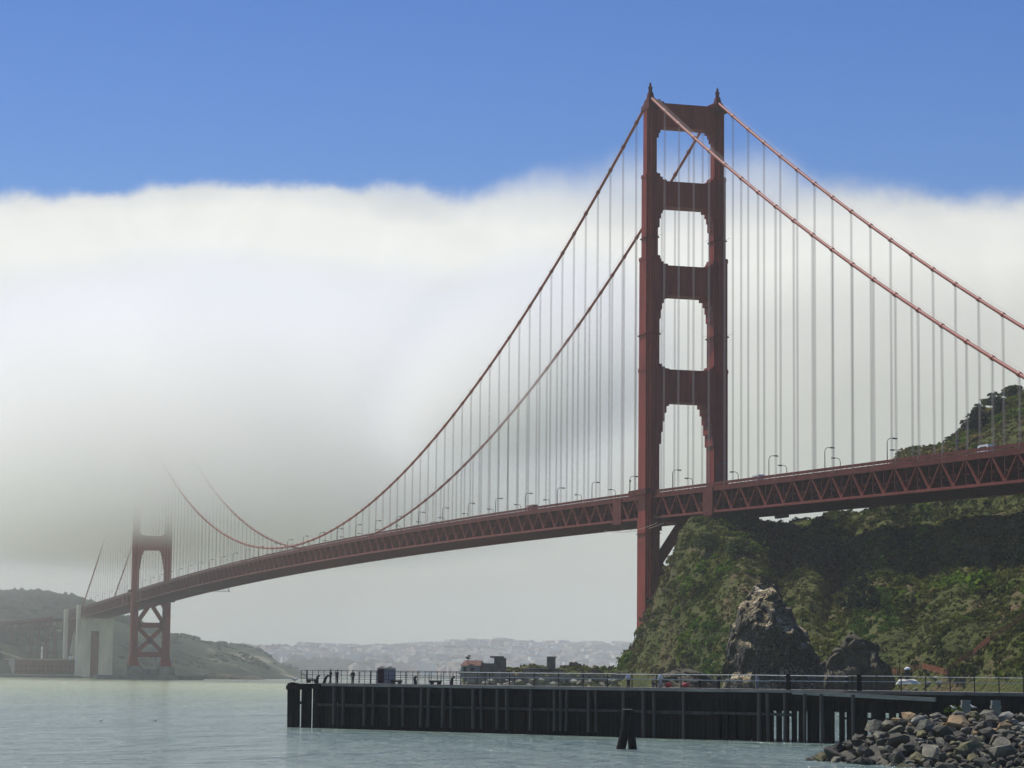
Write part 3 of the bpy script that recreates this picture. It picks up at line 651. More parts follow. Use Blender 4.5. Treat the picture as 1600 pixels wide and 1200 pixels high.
# towers
def legpoly(W, Lh, z, steps=((.55, 1.15), (.5, 1.0))):
    w, l = W/2, Lh/2; q = [(w, 0)]
    (a1, b1), (a2, b2) = steps
    quad = [(w, l-b1-b2), (w-a1, l-b1-b2), (w-a1, l-b1), (w-a1-a2, l-b1), (w-a1-a2, l)]
    g = .45                                   # groove on the broad face
    quad += [(g*1.6, l), (g*1.6, l-.4)]
    full = quad + [(-x, y) for x, y in reversed(quad)]
    full += [(-x, -y) for x, y in full]
    return full                               # (v, u)
def build_tower(u0, base, label):
    T = empty('tower', None, bridge); T.location = (u0, 0, 0); T['label'] = label
    secs = [(base+9, 66, 5.7, 13.4), (66, 122.5, 5.55, 12.4), (122.5, 164.8, 5.45, 12.0), (164.8, 196.5, 4.7, 9.8), (196.5, 221.5, 3.95, 8.6)]
    for s in (1, -1):
        m = MB()
        m.box(-8.2, 8.2, s*VE-3.9, s*VE+3.9, base, base+3.2); 
        for i, g in enumerate((.75, .5, .25)):
            pz = base+3.2+i*1.9; m.prism(legpoly(5.7+g*2, 13.4+g*2, 0), lambda a, b, z=pz: (b, s*VE+a, z), lambda a, b, z=pz+1.9: (b, s*VE+a, z), bottom=False)
        for z0, z1, w, l in secs:
            m.prism(legpoly(w, l, 0), lambda a, b, z=z0: (b, s*VE+a, z), lambda a, b, z=z1: (b, s*VE+a, z), bottom=False)
            if z1 < 200 and z1 > 70:          # moulding at each setback
                m.prism(legpoly(w+.35, l+.4, 0), lambda a, b, z=z1-1.3: (b, s*VE+a, z), lambda a, b, z=z1-.02: (b, s*VE+a, z))
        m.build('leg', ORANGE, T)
        c = MB()                              # saddle housing with its beacon
        for z0, z1, w0, w1, l0, l1 in ((221.5, 223.6, 4.4, 4.1, 9.2, 8.0), (223.6, 225.8, 3.6, 2.7, 6.4, 4.6), (225.8, 228.4, 2.2, 1.5, 3.4, 2.0)):
            c.add([(x*l0/2, s*VE+y*w0/2, z0) for x, y in ((-1,-1),(1,-1),(1,1),(-1,1))]+[(x*l1/2, s*VE+y*w1/2, z1) for x, y in ((-1,-1),(1,-1),(1,1),(-1,1))],
                  [(3,2,1,0),(4,5,6,7),(0,1,5,4),(1,2,6,5),(2,3,7,6),(3,0,4,7)])
        c.build('saddle_housing', ORANGE_D, T)
        bq = MB(); bq.tube([(0,s*VE,228.4),(0,s*VE,230.1)], .75, 10); bq.tube([(0,s*VE,230.1),(0,s*VE,230.4)], 1.0, 10); bq.tube([(0,s*VE,230.4),(0,s*VE,231.6),(0,s*VE,232.4)], [.5, .45, .08], 8); bq.build('beacon', ORANGE_D, T)
        # maintenance platforms round the leg
        for z, w, l in ((135, 5.6, 12.2), (172, 4.8, 9.9), (60, 5.8, 13.0)):
            q = MB(); q.prism(legpoly(w+.9, l+1.0, 0), lambda a, b, z=z: (b, s*VE+a, z), lambda a, b, z=z+.12: (b, s*VE+a, z))
            for zz in (1.0,):
                for x0, x1, y0, y1 in ((-l/2-.6, l/2+.6, w/2+.5, w/2+.56), (-l/2-.6, l/2+.6, -w/2-.56, -w/2-.5)): q.box(x0, x1, s*VE+y0, s*VE+y1, z+zz, z+zz+.06)
            q.build('inspection_platform', ORANGE_D, T)
        
    # portal struts: outlines in (v, z)
    def strut(z0, z1, w, th, br, top=()):
        e = VE-w/2+.35
        lo = [(e-.0, z0-br[-1][1])]
        pts = []
        for i, (dx, dz) in enumerate(br):      # stepped bracket from leg towards the centre; br sorted outward->inward as (dx from leg, depth below)
            pass
        bs = sorted(br, key=lambda t: t[0])    # small dx first (deepest)
        right = [(e, z0-bs[0][1])]
        for i, (dx, dz) in enumerate(bs):
            right.append((e-.35-dx, z0-dz))
            nz = bs[i+1][1] if i+1 < len(bs) else 0
            right.append((e-.35-dx, z0-nz))
        ts = sorted(top, key=lambda t: t[0]); up = [(e, z1+(ts[0][1] if ts else 0))]
        for i, (dx, dz) in enumerate(ts):
            up.append((e-.35-dx, z1+dz)); nz = ts[i+1][1] if i+1 < len(ts) else 0; up.append((e-.35-dx, z1+nz))
        half = right+[(0, z0)]                 # bottom from leg to centre
        poly = [(x, z) for x, z in half]+[(-x, z) for x, z in reversed(right)]
        poly += [(-x, z) for x, z in up]+[(x, z) for x, z in reversed(up)]
        m = MB(); m.prism(poly, lambda a, b: (-th/2, a, b), lambda a, b: (th/2, a, b))
        # recessed panelling: ribs proud of the faces
        for sd_ in (-1, 1):
            x0, x1 = (th/2, th/2+.22) if sd_ > 0 else (-th/2-.22, -th/2)
            m.box(x0, x1, -e+1.2, e-1.2, z1-1.0, z1-.25); m.box(x0, x1, -e+1.2, e-1.2, z0+.3, z0+1.1)
            nrib = 9
            for j in range(nrib): v = (-e+1.6)+(2*e-3.2)*j/(nrib-1); m.box(x0, x1, v-.22, v+.22, z0+1.1, z1-1.0)
        m.build('portal_strut', ORANGE, T)
    strut(214.8, 224.0, 3.95, 6.0, [(.5, 4.2), (1.1, 2.4), (2.2, 1.0)], top=[(1.2, 1.3), (2.6, .6)])
    strut(184.0, 193.8, 4.7, 7.0, [(.4, 8), (.9, 4.6), (1.6, 2.6), (3.0, 1.0)], top=[(.6, 2.8), (1.6, 1.6), (3.2, .6)])
    strut(150.0, 161.4, 5.45, 8.2, [(.4, 9), (.9, 5.5), (1.7, 3.0), (3.2, 1.1)], top=[(.6, 2.4), (1.5, 1.4), (3.2, .6)])
    strut(109.6, 121.8, 5.55, 9.0, [(.5, 16), (1.1, 11.5), (1.8, 7.5), (2.6, 4.2), (3.6, 1.6)], top=[(.8, 2.0), (2.0, 1.0), (3.6, .4)])
    strut(64.2, 66.0, 5.7, 8.0, [(1.0, 3.0), (2.6, 1.2)])
    # bracing below the deck
    e = VE-2.6
    def brace(p, q, w=2.4, h=2.6):
        m = MB().beam((0, p[0], p[1]), (0, q[0], q[1]), w, h, up=(1,0,0)); 
        return m.build('cross_brace', ORANGE, T)
    brace((0.0, 64.5), (e, 48), 3.6, 1.8); brace((0.0, 64.4), (-e, 48), 3.4, 1.8)
    brace((-e, 46), (e, 46), 4.4, 1.8)
    zl = max(base+9, 21.5)
    brace((-e, 44.5), (e, zl+1.5), 3.6, 1.7); brace((e, 44.6), (-e, zl+1.6), 3.4, 1.7)
    brace((-e, zl-.3), (e, zl-.3), 4.4, 1.9)
    # knee gussets where braces meet the legs
    for s in (1, -1):
        g = MB(); g.prism([(e+.4, 52), (e-3.2, 48.2), (e-3.2, 44), (e+.4, 40)], lambda a, b: (-2.4, s*a, b), lambda a, b: (2.4, s*a, b)); g.build('gusset_plate', ORANGE_D, T)
    g = MB(); g.prism([(2.6, 33.2), (0, 36.4), (-2.6, 33.2), (0, 30.0)], lambda a, b: (-2.7, a, b), lambda a, b: (2.7, a, b)); g.build('gusset_plate', ORANGE_D, T)
    # deck-level balcony round each leg
    zb_ = RD(u0)
    for s in (1, -1):
        m = MB(); m.box(-9.5, 9.5, s*(VE+2.8) if s > 0 else s*(VE+2.8)-1.9, s*(VE+2.8)+1.9 if s > 0 else s*(VE+2.8), zb_-.4, zb_+.15)
        y = s*(VE+4.7); m.box(-9.5, 9.5, min(y, y-s*.15), max(y, y-s*.15), zb_+.15, zb_+1.5)
        m.box(-9.5, -9.3, min(s*(VE+2.8), y), max(s*(VE+2.8), y), zb_+.15, zb_+1.5); m.box(9.3, 9.5, min(s*(VE+2.8), y), max(s*(VE+2.8), y), zb_+.15, zb_+1.5)
        m.build('balcony', ORANGE_D, T)
        w_ = MB()
        for uu, u1_ in (((-67.5, -58), (29, 39)) if u0 < 100 else ((-39, -29), (58, 67.5))):
            zz = RD(u0+uu); w_.box(uu, u1_, s*VE-.75, s*VE+.75, zz-10.2, zz-.5)
        w_.build('wind_lock_panel', ORANGE_D, T)
    return T
build_tower(0, 8, 'near tower, tall and clear above the headland')
build_tower(1280, 11.5, 'far tower with its upper half lost in the fog')
def tower_pier(u0, label, ring=False):
    t = empty('tower_pier', BM @ Matrix.Translation((u0, 0, 0))); tag(t, label, 'pier')
    zt = 11.5 if ring else 8
    m = MB()
    for s in (1, -1):
        m.add([(-12, s*VE-7.5, -3), (12, s*VE-7.5, -3), (12, s*VE+7.5, -3), (-12, s*VE+7.5, -3), (-10.4, s*VE-6.2, zt), (10.4, s*VE-6.2, zt), (10.4, s*VE+6.2, zt), (-10.4, s*VE+6.2, zt)],
              [(3,2,1,0),(4,5,6,7),(0,1,5,4),(1,2,6,5),(2,3,7,6),(3,0,4,7)])
    m.build('pedestal', CONC_D, t)
    MB().box(-9, 9, -6, 6, -3, zt-2.4).build('link_wall', CONC_D, t)
    if ring:
        f = MB(); n = 48
        for k in range(n):
            a, b_ = 2*math.pi*k/n, 2*math.pi*(k+1)/n
            q = lambda r, t_, z: (r*.62*math.cos(t_), r*math.sin(t_), z)
            f.add([q(47,a,-3),q(47,b_,-3),q(46.4,b_,3.6),q(46.4,a,3.6),q(42,a,-3),q(42,b_,-3),q(42,b_,3.6),q(42,a,3.6)], [(0,1,2,3),(5,4,7,6),(3,2,6,7)])
        f.build('fender_wall', CONC_D, t)
tower_pier(0, 'concrete pier of the near tower hidden behind the headland'); tower_pier(1280, 'concrete pier and low fender ring under the far tower', True)

# lamps on the bridge
lm = MB(); lm.tube([(0,0,0),(0,0,6.6),(0,-.35,7.4),(0,-1.0,7.75),(0,-2.0,7.8)], [.17, .13, .12, .11, .10], 6)
lamp_pole = lm.mesh('lamp_post', STEELG)
lh = MB(); lh.add([(-.34,-3.3,7.5),(.34,-3.3,7.5),(.38,-1.9,7.5),(-.38,-1.9,7.5),(-.2,-3.2,7.9),(.2,-3.2,7.9),(.22,-1.95,7.95),(-.22,-1.95,7.95)],
                  [(3,2,1,0),(4,5,6,7),(0,1,5,4),(1,2,6,5),(2,3,7,6),(3,0,4,7)]); lamp_head = lh.mesh('lamp_head', STEELG)
for s, side_ in ((1, 'east'), (-1, 'west')):
    for u in [-23.5-45.72*k for k in range(7)]+[23.5+45.3*k for k in range(28)]+[1303+45.7*k for k in range(7)]:
        if abs(u) < 5: continue
        sp_ = 'side span over the headland' if u < 0 else ('main span' if u < 1280 else 'side span beyond the far tower')
        M = BM @ Matrix.Translation((u, s*12.9, RD(u)+.2)) @ Matrix.Rotation(0 if s > 0 else math.pi, 4, 'Z')
        r = empty('street_lamp', M); tag(r, 'curved grey lamp post on the %s rail of the %s' % ('near' if s > 0 else 'far', sp_), 'street lamp', 'street lamps on the %s side of the bridge, %s' % (side_, sp_))
        obj('post', lamp_pole, r); obj('lamp_head', lamp_head, r)

# traveller platforms under the deck
def traveller(u, label):
    t = empty('maintenance_platform', BM @ Matrix.Translation((u, 0, RD(u)-9.4))); tag(t, label, 'platform')
    m = MB(); m.box(-1.5, 1.5, -15.5, 15.5, -2.6, -2.3)
    m.build('platform_deck', STEELG, t)
    m = MB()
    for v in np.linspace(-15.3, 15.3, 9):
        for x in (-1.4, 1.4): m.beam((x, v, -2.3), (x, v, -1.2), .1, .1)
    for x in (-1.4, 1.4): m.beam((x, -15.3, -1.2), (x, 15.3, -1.2), .1, .1)
    for v in (-14.6, 14.6): m.beam((0, v, -2.4), (0, v, .1), .5, .5)
    m.build('guard_rail', STEELG, t)
traveller(1000, 'small maintenance platform slung under the main span near the far tower')
t = empty('safety_net_rig', BM @ Matrix.Translation((0, 0, 0))); tag(t, 'thin cable rig slung under the deck beside the near tower', 'cable rig')
m = MB()
for v in (VE+2, VE+4.5):
    m.tube([(u, v, 62.9-1.6*(1-((u-8)/30)**2)) for u in np.linspace(-22, 38, 24)], .07, 4)
m.build('rope', ROPE, t)
for u in (-22, -8, 8, 22, 38): MB().beam((u, VE, 64.5), (u, VE+4.6, 62.9-1.6*(1-((u-8)/30)**2)), .14, .14).build('strut', STEELG, t)

# antenna and sign masts near the near tower
for (u, v, h, lb) in ((24.5, 12.4, 6.5, 'short cabinet mast with box at the deck edge just past the near tower'), (3.5, -12.2, 4.5, 'slim sign mast on the far rail seen between the near tower legs'), (-20, -9, 5.2, 'slim aerial mast beside the far leg of the near tower')):
    t = empty('sign_mast', BM @ Matrix.Translation((u, v, RD(u)+.2))); tag(t, lb, 'mast')
    MB().tube([(0,0,0),(0,0,h)], .12, 6).build('pole', STEELG, t); MB().box(-.35, .35, -.25, .25, h-.9, h-.1).build('sign_box', STEELG, t)

# vehicles on the deck: only roofs show over the rail
def vehicle(u, v, col, L_, W_, Hh, label, name, cat, rot=0):
    t = empty(name, BM @ Matrix.Translation((u, v, RD(u)))); tag(t, label, cat)
    cm = mat('vehicle_paint', col, .35, .05, 1, spec=.5)
    m = MB(); k = .28*L_
    if Hh < 2:
        prof = [(-L_/2, .35), (L_/2, .35), (L_/2, .8), (L_/2-.9, .95), (L_/2-1.5, Hh), (-L_/2+.9, Hh), (-L_/2+.1, .95)]
    else: prof = [(-L_/2, .4), (L_/2, .4), (L_/2, Hh-.8), (L_/2-.5, Hh), (-L_/2, Hh)]
    m.prism(prof, lambda a, b: (a, -W_/2, b), lambda a, b: (a, W_/2, b)); m.build('body', cm, t)
    g = MB(); z0, z1 = (.98, Hh-.12) if Hh < 2 else (Hh-1.4, Hh-.5)
    for s in (-1, 1): g.box(-L_/2+1.1, L_/2-1.5, s*W_/2-.02, s*W_/2+.02, z0, z1)
    g.build('window', DARK, t)
    wmh = MB().tube([(0,-.12,0),(0,.12,0)], .34, 10).mesh('wheel', DARK)
    for x in (-L_*.32, L_*.32):
        for s in (-1, 1): obj('wheel', wmh, t, (x, s*(W_/2-.1), .34))
vehicle(-96, 9, (.6,.6,.6), 6.2, 2.1, 2.5, 'pale van on the deck to the right of the near tower', 'van', 'van')
vehicle(-262, 9, (.65,.65,.65), 6.5, 2.2, 2.6, 'pale van on the deck near the frame edge', 'van', 'van')
vehicle(165, 8, (.25,.05,.04), 9, 2.5, 3.1, 'red truck on the main span past the near tower', 'truck', 'truck')
vehicle(330, 8, (.6,.58,.5), 7, 2.3, 2.8, 'cream van where the far cable dips behind the deck', 'van', 'van')
vehicle(366, 8, (.62,.62,.6), 6, 2.2, 2.6, 'white van further down the main span', 'van', 'van')

# ---------------------------------------------------------------- far pylons, arch, approach viaduct, fort
def pylon(uc, top, base, recess, label, half=17.5):
    t = empty('bridge_pylon', BM @ Matrix.Translation((uc, 0, 0))); tag(t, label, 'pylon')
    m = MB()
    for s in (1, -1):
        a, b_ = sorted((s*9.0, s*half))
        m.box(-5.5, 5.5, a, b_, base, RD(uc)-9.8)
        a, b_ = sorted((s*14.6, s*half)); m.box(-5.5, 5.5, a, b_, RD(uc)-9.8, top)
        m.box(-6, 6, a-.3, b_+.3, base, base+4)
    m.build('shaft', CONC, t)
    c = MB(); c.box(-5.3, 5.3, -9, 9, RD(uc)-22, RD(uc)-9.9); c.box(-5.3, 5.3, -9, -4, base, RD(uc)-22); c.box(-5.3, 5.3, 4, 9, base, RD(uc)-22); c.build('portal_wall', CONC, t)
    r = MB(); r.box(-3.6, 3.6, -4, 4, base+2, RD(uc)-22); r.build('recess_panel', BRICKR, t)
pylon(1629, 71, 1, True, 'broad concrete pylon with dark recess beside the far tower')
pylon(1728, 69, 8, True, 'slim looking concrete pylon behind the brick fort')
t = empty('arch_span', BM); tag(t, 'steel arch under the deck between the two concrete pylons', 'arch')
for s in (1, -1):
    m = MB(); f = lambda x: 14+33*(1-((x-1679)/43)**2)
    us = np.linspace(1636, 1722, 15)
    for a, b_ in zip(us[:-1], us[1:]):
        m.beam((a, s*VE, f(a)), (b_, s*VE, f(b_)), 1.2, 1.3); m.beam((a, s*VE, f(a)+5), (b_, s*VE, f(b_)+5), 1.0, 1.0); m.beam((a, s*VE, f(a)), (b_, s*VE, f(b_)+5), .5, .5)
    for a in us: m.beam((a, s*VE, f(a)), (a, s*VE, 58), .7, .7)
    m.build('arch_rib', ORANGE_D, t)
m = MB()
for s in (1, -1): m.beam((1634, s*VE, 66.2), (1723, s*VE, 64.2), .9, 1.3); m.beam((1634, s*VE, 58), (1723, s*VE, 57), .9, .8); m.box(1634, 1723, s*VE-.2, s*VE+.2, 66.2, 68)
for k in range(12):
    a = 1635+k*7.3
    for s in (1, -1): m.beam((a, s*VE, 58 if k % 2 else 65.4), (a+7.3, s*VE, 65.4 if k % 2 else 57.5), .5, .5)
m.box(1634, 1723, -13, 13, 65.8, 66.2)
m.build('arch_deck', ORANGE_D, t)
# viaduct swings east (picture left) past the second pylon
t = empty('approach_viaduct', Matrix()); tag(t, 'red steel trestle viaduct curving away behind the brick fort', 'viaduct')
vp = [P(98, 967, 2625), P(75, 970, 2650), P(50, 972, 2680), P(20, 974, 2720), P(-20, 976, 2770), P(-80, 979, 2850), P(-160, 981, 2950)]
m = MB(); rl_ = MB()
for a, b_ in zip(vp[:-1], vp[1:]):
    n_ = 5
    for j in range(n_):
        p, q = a.lerp(b_, j/n_), a.lerp(b_, (j+1)/n_); dz = Vector((0, 0, 1)); side_v = (q-p).cross(dz).normalized()*11
        for s in (-1, 1):
            m.beam(p+s*side_v, q+s*side_v, 1, 1.8); m.beam(p+s*side_v-dz*8, q+s*side_v-dz*8, .9, 1.0); m.beam(p+s*side_v-dz*(8 if j % 2 else 0), q+s*side_v-dz*(0 if j % 2 else 8), .6, .6)
            m.beam(p+s*side_v, p+s*side_v-dz*8, .5, .5)
        m.beam(p-dz*.3, q-dz*.3, 21, .5); rl_.beam(p-side_v*1.02+dz*1.6, q-side_v*1.02+dz*1.6, .2, 1.1)
m.build('truss', ORANGE_D, t); rl_.build('parapet', ORANGE_D, t)
for p in [vp[0].lerp(vp[1], .5), vp[1], vp[2], vp[3], vp[3].lerp(vp[4], .5), vp[4]]:
    m = MB()
    for dx in (-9, 9):
        for dy in (-3, 3): m.beam(p+Vector((dx*.5+dy, dy, -8)), p+Vector((dx*.7+dy*1.6, dy*1.5, -52)), 1.0, 1.0)
    for z in (-20, -33): m.beam(p+Vector((-9, 0, z)), p+Vector((9, 0, z)), .8, .8)
    m.build('trestle', ORANGE_D, t)
# brick fort
pA, pB = P(22, 1054, 2560), P(122, 1055, 2590); pC = P(13, 1054, 2620)
fz0, fz1 = 3.2, zy(60, 1031, 2570)
t = empty('brick_fort', Matrix.Translation((pA.x, pA.y, 0))); tag(t, 'long low red brick fort at the water edge by the pylons', 'fort')
wd = (pB-pA).xy; back = Vector((-wd.y, wd.x)).normalized()*46; cl = (pC-pA).xy
m = MB(); f0 = [Vector((0,0)), Vector(wd), Vector(wd)+back, cl+back*.7, cl]
m.prism([(q.x, q.y) for q in f0], lambda a, b: (a, b, fz0), lambda a, b: (a, b, fz1)); m.build('wall', BRICKR, t)
m = MB(); m.prism([(q.x*1.004-.4, q.y-.5) for q in f0], lambda a, b: (a, b, fz1+.01), lambda a, b: (a, b, fz1+1.2)); m.build('parapet', BRICKW, t)
wdn = Vector((wd.x, wd.y, 0)).normalized()
wmsh = MB().box(-.7, .7, -.12, .12, -1.1, 1.1).mesh('window', DARK)
for j in range(14):
    for zz in (6.4, 11.2):
        p = Vector((wd.x, wd.y, 0))*((j+.6)/14.6)+Vector((0, 0, zz)); obj('window', wmsh, t, p+Vector((wdn.y, -wdn.x, 0))*.08, (0, 0, math.atan2(wd.y, wd.x)))
MB().prism([(cl.x-.25,cl.y),(0-.25,-.25),(0.35,-.3),(cl.x+.3, cl.y+.2)], lambda a, b: (a, b, fz0), lambda a, b: (a, b, fz1)).build('lit_end_wall', BRICKW, t)  # sunlight on this end face is painted in with the paler wall colour
t2 = empty('lighthouse', Matrix.Translation(P(65, 1031, 2600))); tag(t2, 'small white light tower standing on the brick fort roof', 'lighthouse')
MB().tube([(0,0,0),(0,0,11)], [1.0, .7], 8).build('tower_shaft', WHITE, t2); MB().tube([(0,0,11),(0,0,12.6),(0,0,13.4)], [1.1, 1.0, .2], 8).build('lantern', WHITE, t2)
t2 = empty('shed', Matrix.Translation(P(110, 1030, 2580))); tag(t2, 'tiny white hut on the fort roof beside the pylon', 'hut')
MB().box(-2, 2, -2, 2, 0, 3.4).build('wall', WHITE, t2); MB().add([(-2.3,-2.3,3.4),(2.3,-2.3,3.4),(2.3,2.3,3.4),(-2.3,2.3,3.4),(0,-2.3,4.8),(0,2.3,4.8)], [(0,1,4),(3,5,2),(0,4,5,3),(1,2,5,4),(0,3,2,1)]).build('roof', RT, t2)
m = MB(); a, b_ = P(-60, 1059, 2500), P(150, 1060, 2520); m.add([(a.x,a.y,-2),(b_.x,b_.y,-2),(b_.x,b_.y+60,-2),(a.x,a.y+60,-2),(a.x,a.y+2,3.2),(b_.x,b_.y+2,3.2),(b_.x,b_.y+110,3.4),(a.x,a.y+110,3.4)], [(0,1,5,4),(4,5,6,7),(1,2,6,5),(0,4,7,3)])
tag(m.build('sea_wall', CONC_D), 'low dark sea wall in front of the brick fort', 'sea wall')
pp = [P(330, 1061, 2420), P(345, 1057, 2440)]
def rockmesh(seed, n=16, sq=(1, .8, .6), angular=.75):
    g = random.Random(seed); bm = bmesh.new()
    for _ in range(n):
        v = Vector((g.gauss(0, 1), g.gauss(0, 1), g.gauss(0, 1))).normalized()*(angular+(1-angular)*g.random()*1.3); bm.verts.new((v.x*sq[0], v.y*sq[1], v.z*sq[2]))
    r = bmesh.ops.convex_hull(bm, input=bm.verts); junk = [e_ for e_ in r['geom_interior'] if isinstance(e_, bmesh.types.BMVert)]
    bmesh.ops.delete(bm, geom=junk, context='VERTS')
    return bm
# low rocks between the far tower and the bluff
for i, (px, w, h, lb) in enumerate(((338, 22, 7, 'jagged dark rock in the water right of the far tower fender'), (352, 16, 4, 'smaller dark rock just right of the jagged one'), (328, 26, 4, 'flat dark rock touching the fender ring'), (385, 18, 5, 'lone dark rock under the sandy bluff'))):
    bm = rockmesh(50+i, 22, (w, 9, h)); me = bpy.data.meshes.new('sea_rock'); bm.to_mesh(me); bm.free(); me.materials.append(ROCK)
    p = P(px, 1062, 2560); o = obj('sea_rock', me, None, (p.x, 2560+i*6, 0.5)); tag(o, lb, 'rock')

# ---------------------------------------------------------------- rocks by the cove
BROWN = mat('brown_mossy_rock', (.105, .088, .055), .95, .5, .35, bump=.7, bscale=1.2, col2=(.045, .045, .028))
def crag(name, poly, D, depth, label, seed, matr, cat='rock'):
    """a crag with its outline at D, swelling toward and away from the viewer, broken into ledges"""
    xs = [q[0] for q in poly]; top = lambda px: np.interp(px, xs, [q[1] for q in poly])
    n, k = 110, 90; zb = 1.5
    V = np.zeros((n, k, 3))
    for i in range(n):
        px = xs[0]+(xs[-1]-xs[0])*i/(n-1); w = math.sin(math.pi*i/(n-1))**.6
        for j in range(k):
            th = math.pi*j/(k-1)           # 0 front foot .. pi back foot
            zt = max(zy(px, top(px), D), zb); h = math.sin(th)**.55
            dd = D-math.cos(th)*depth*w*(1 if th < math.pi/2 else 1)
            z = zb-2+(zt-zb+2)*h
            V[i, j] = (XD(px, dd, z)*1.0, dd, z)
    q = V/np.array([7., 7., 5.]); led = fbm(q+seed, 4, .6); st_ = np.floor(led*3)/3
    env = np.clip((V[..., 2])/4, 0, 1)
    V[..., 1] -= (3.0*st_+1.4*led+.9*np.floor(3*fbm(q*2.6+seed*2, 2))/3)*env; V[..., 0] += 1.3*vn(q*1.7+seed*3)*env; V[..., 2] += .8*vn(q*2.5+seed)*env
    idx = np.arange(n*k).reshape(n, k); F = np.stack([idx[:-1, :-1], idx[1:, :-1], idx[1:, 1:], idx[:-1, 1:]], -1).reshape(-1, 4)
    o = obj(name, npmesh(name, V.reshape(-1, 3), F, matr, smooth=False)); tag(o, label, cat)
    return V
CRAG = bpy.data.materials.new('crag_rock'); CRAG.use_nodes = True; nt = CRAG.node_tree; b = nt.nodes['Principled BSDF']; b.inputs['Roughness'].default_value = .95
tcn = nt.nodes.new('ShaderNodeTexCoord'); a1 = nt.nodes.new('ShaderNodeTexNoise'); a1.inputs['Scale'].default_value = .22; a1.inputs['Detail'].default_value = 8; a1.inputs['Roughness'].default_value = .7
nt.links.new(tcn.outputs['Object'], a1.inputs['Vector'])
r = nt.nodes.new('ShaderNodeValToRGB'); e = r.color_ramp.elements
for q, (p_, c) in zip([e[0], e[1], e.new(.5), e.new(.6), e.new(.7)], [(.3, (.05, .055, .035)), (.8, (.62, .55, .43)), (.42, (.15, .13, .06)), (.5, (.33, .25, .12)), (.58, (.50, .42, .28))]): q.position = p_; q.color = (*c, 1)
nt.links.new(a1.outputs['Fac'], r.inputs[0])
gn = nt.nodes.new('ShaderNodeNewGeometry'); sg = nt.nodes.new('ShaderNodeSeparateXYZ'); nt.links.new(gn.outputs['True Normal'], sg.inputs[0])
mg = nt.nodes.new('ShaderNodeMapRange'); mg.inputs[1].default_value = .26; mg.inputs[2].default_value = .6; nt.links.new(sg.outputs[2], mg.inputs[0])  # upward faces pale, steep ones dark: sunlit crown and shade painted into the rock
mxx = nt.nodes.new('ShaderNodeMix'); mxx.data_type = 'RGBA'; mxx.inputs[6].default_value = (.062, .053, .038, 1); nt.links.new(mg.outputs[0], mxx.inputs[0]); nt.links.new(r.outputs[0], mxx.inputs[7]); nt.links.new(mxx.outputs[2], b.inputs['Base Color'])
n2 = nt.nodes.new('ShaderNodeTexNoise'); n2.inputs['Scale'].default_value = 1.1; n2.inputs['Detail'].default_value = 8; nt.links.new(tcn.outputs['Object'], n2.inputs['Vector'])
vo = nt.nodes.new('ShaderNodeTexVoronoi'); vo.feature = 'DISTANCE_TO_EDGE'; vo.inputs['Scale'].default_value = .55; vm = nt.nodes.new('ShaderNodeMapping'); vm.inputs['Scale'].default_value = (1, 1, 1.9); vm.inputs['Rotation'].default_value = (.3, .5, 0)
nt.links.new(tcn.outputs['Object'], vm.inputs[0]); nt.links.new(vm.outputs[0], vo.inputs['Vector'])
vr = nt.nodes.new('ShaderNodeMapRange'); vr.inputs[2].default_value = .12; nt.links.new(vo.outputs['Distance'], vr.inputs[0]); hm2 = nt.nodes.new('ShaderNodeMath'); hm2.operation = 'ADD'; nt.links.new(vr.outputs[0], hm2.inputs[0]); nt.links.new(n2.outputs['Fac'], hm2.inputs[1])
bp = nt.nodes.new('ShaderNodeBump'); bp.inputs['Distance'].default_value = 1.1; nt.links.new(hm2.outputs[0], bp.inputs['Height']); nt.links.new(bp.outputs[0], b.inputs['Normal'])
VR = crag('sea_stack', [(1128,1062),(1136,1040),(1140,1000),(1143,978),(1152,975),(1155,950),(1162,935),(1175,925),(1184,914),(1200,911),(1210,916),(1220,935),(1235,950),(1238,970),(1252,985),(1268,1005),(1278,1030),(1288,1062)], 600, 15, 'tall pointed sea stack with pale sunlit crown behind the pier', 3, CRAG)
crag('boulder_outcrop', [(1276,1062),(1284,1035),(1300,1015),(1318,1003),(1335,992),(1352,1000),(1368,1010),(1376,1025),(1384,1045),(1392,1062)], 588, 10, 'low brown rock outcrop right of the tall sea stack', 9, BROWN)
crag('boulder_outcrop', [(1016,1062),(1030,1050),(1060,1044),(1090,1048),(1105,1055),(1125,1062)], 640, 7, 'low flat rock shelf left of the tall sea stack', 12, BROWN)

# shoreline rubble below the headland
mR = []
for i in range(6): 
    bm = rockmesh(i, 15, (1, .85, .7)); me = bpy.data.meshes.new('boulder'); bm.to_mesh(me); bm.free(); me.materials.append(ROCKR[3 if i % 2 else 0]); mR.append(me)
for i in range(110):
    px = rng.uniform(1120, 1470); k = np.searchsorted([s[0] for s in NEAR], px); D = np.interp(px, [s[0] for s in NEAR], [s[1][2][0] for s in NEAR])+rng.uniform(-14, 8)
    x = (px-800)/FPX*D; dd = (GN[..., 0]-x)**2+(GN[..., 1]-D)**2; g = GN[np.unravel_index(dd.argmin(), dd.shape)]
    s = min(1.5, rng.gamma(3, .2)+.35)
    o = obj('shore_rock', mR[i % 6], None, (g[0], g[1], min(max(g[2], 1.2), 7.0)+s*.25), (rng.uniform(-.4, .4), rng.uniform(-.4, .4), rng.uniform(0, 6.3))); o.scale = (s*1.3, s, s)
    tag(o, 'pale angular rock in the rubble along the shore behind the pier', 'rock', 'pale rocks along the shore behind the pier')

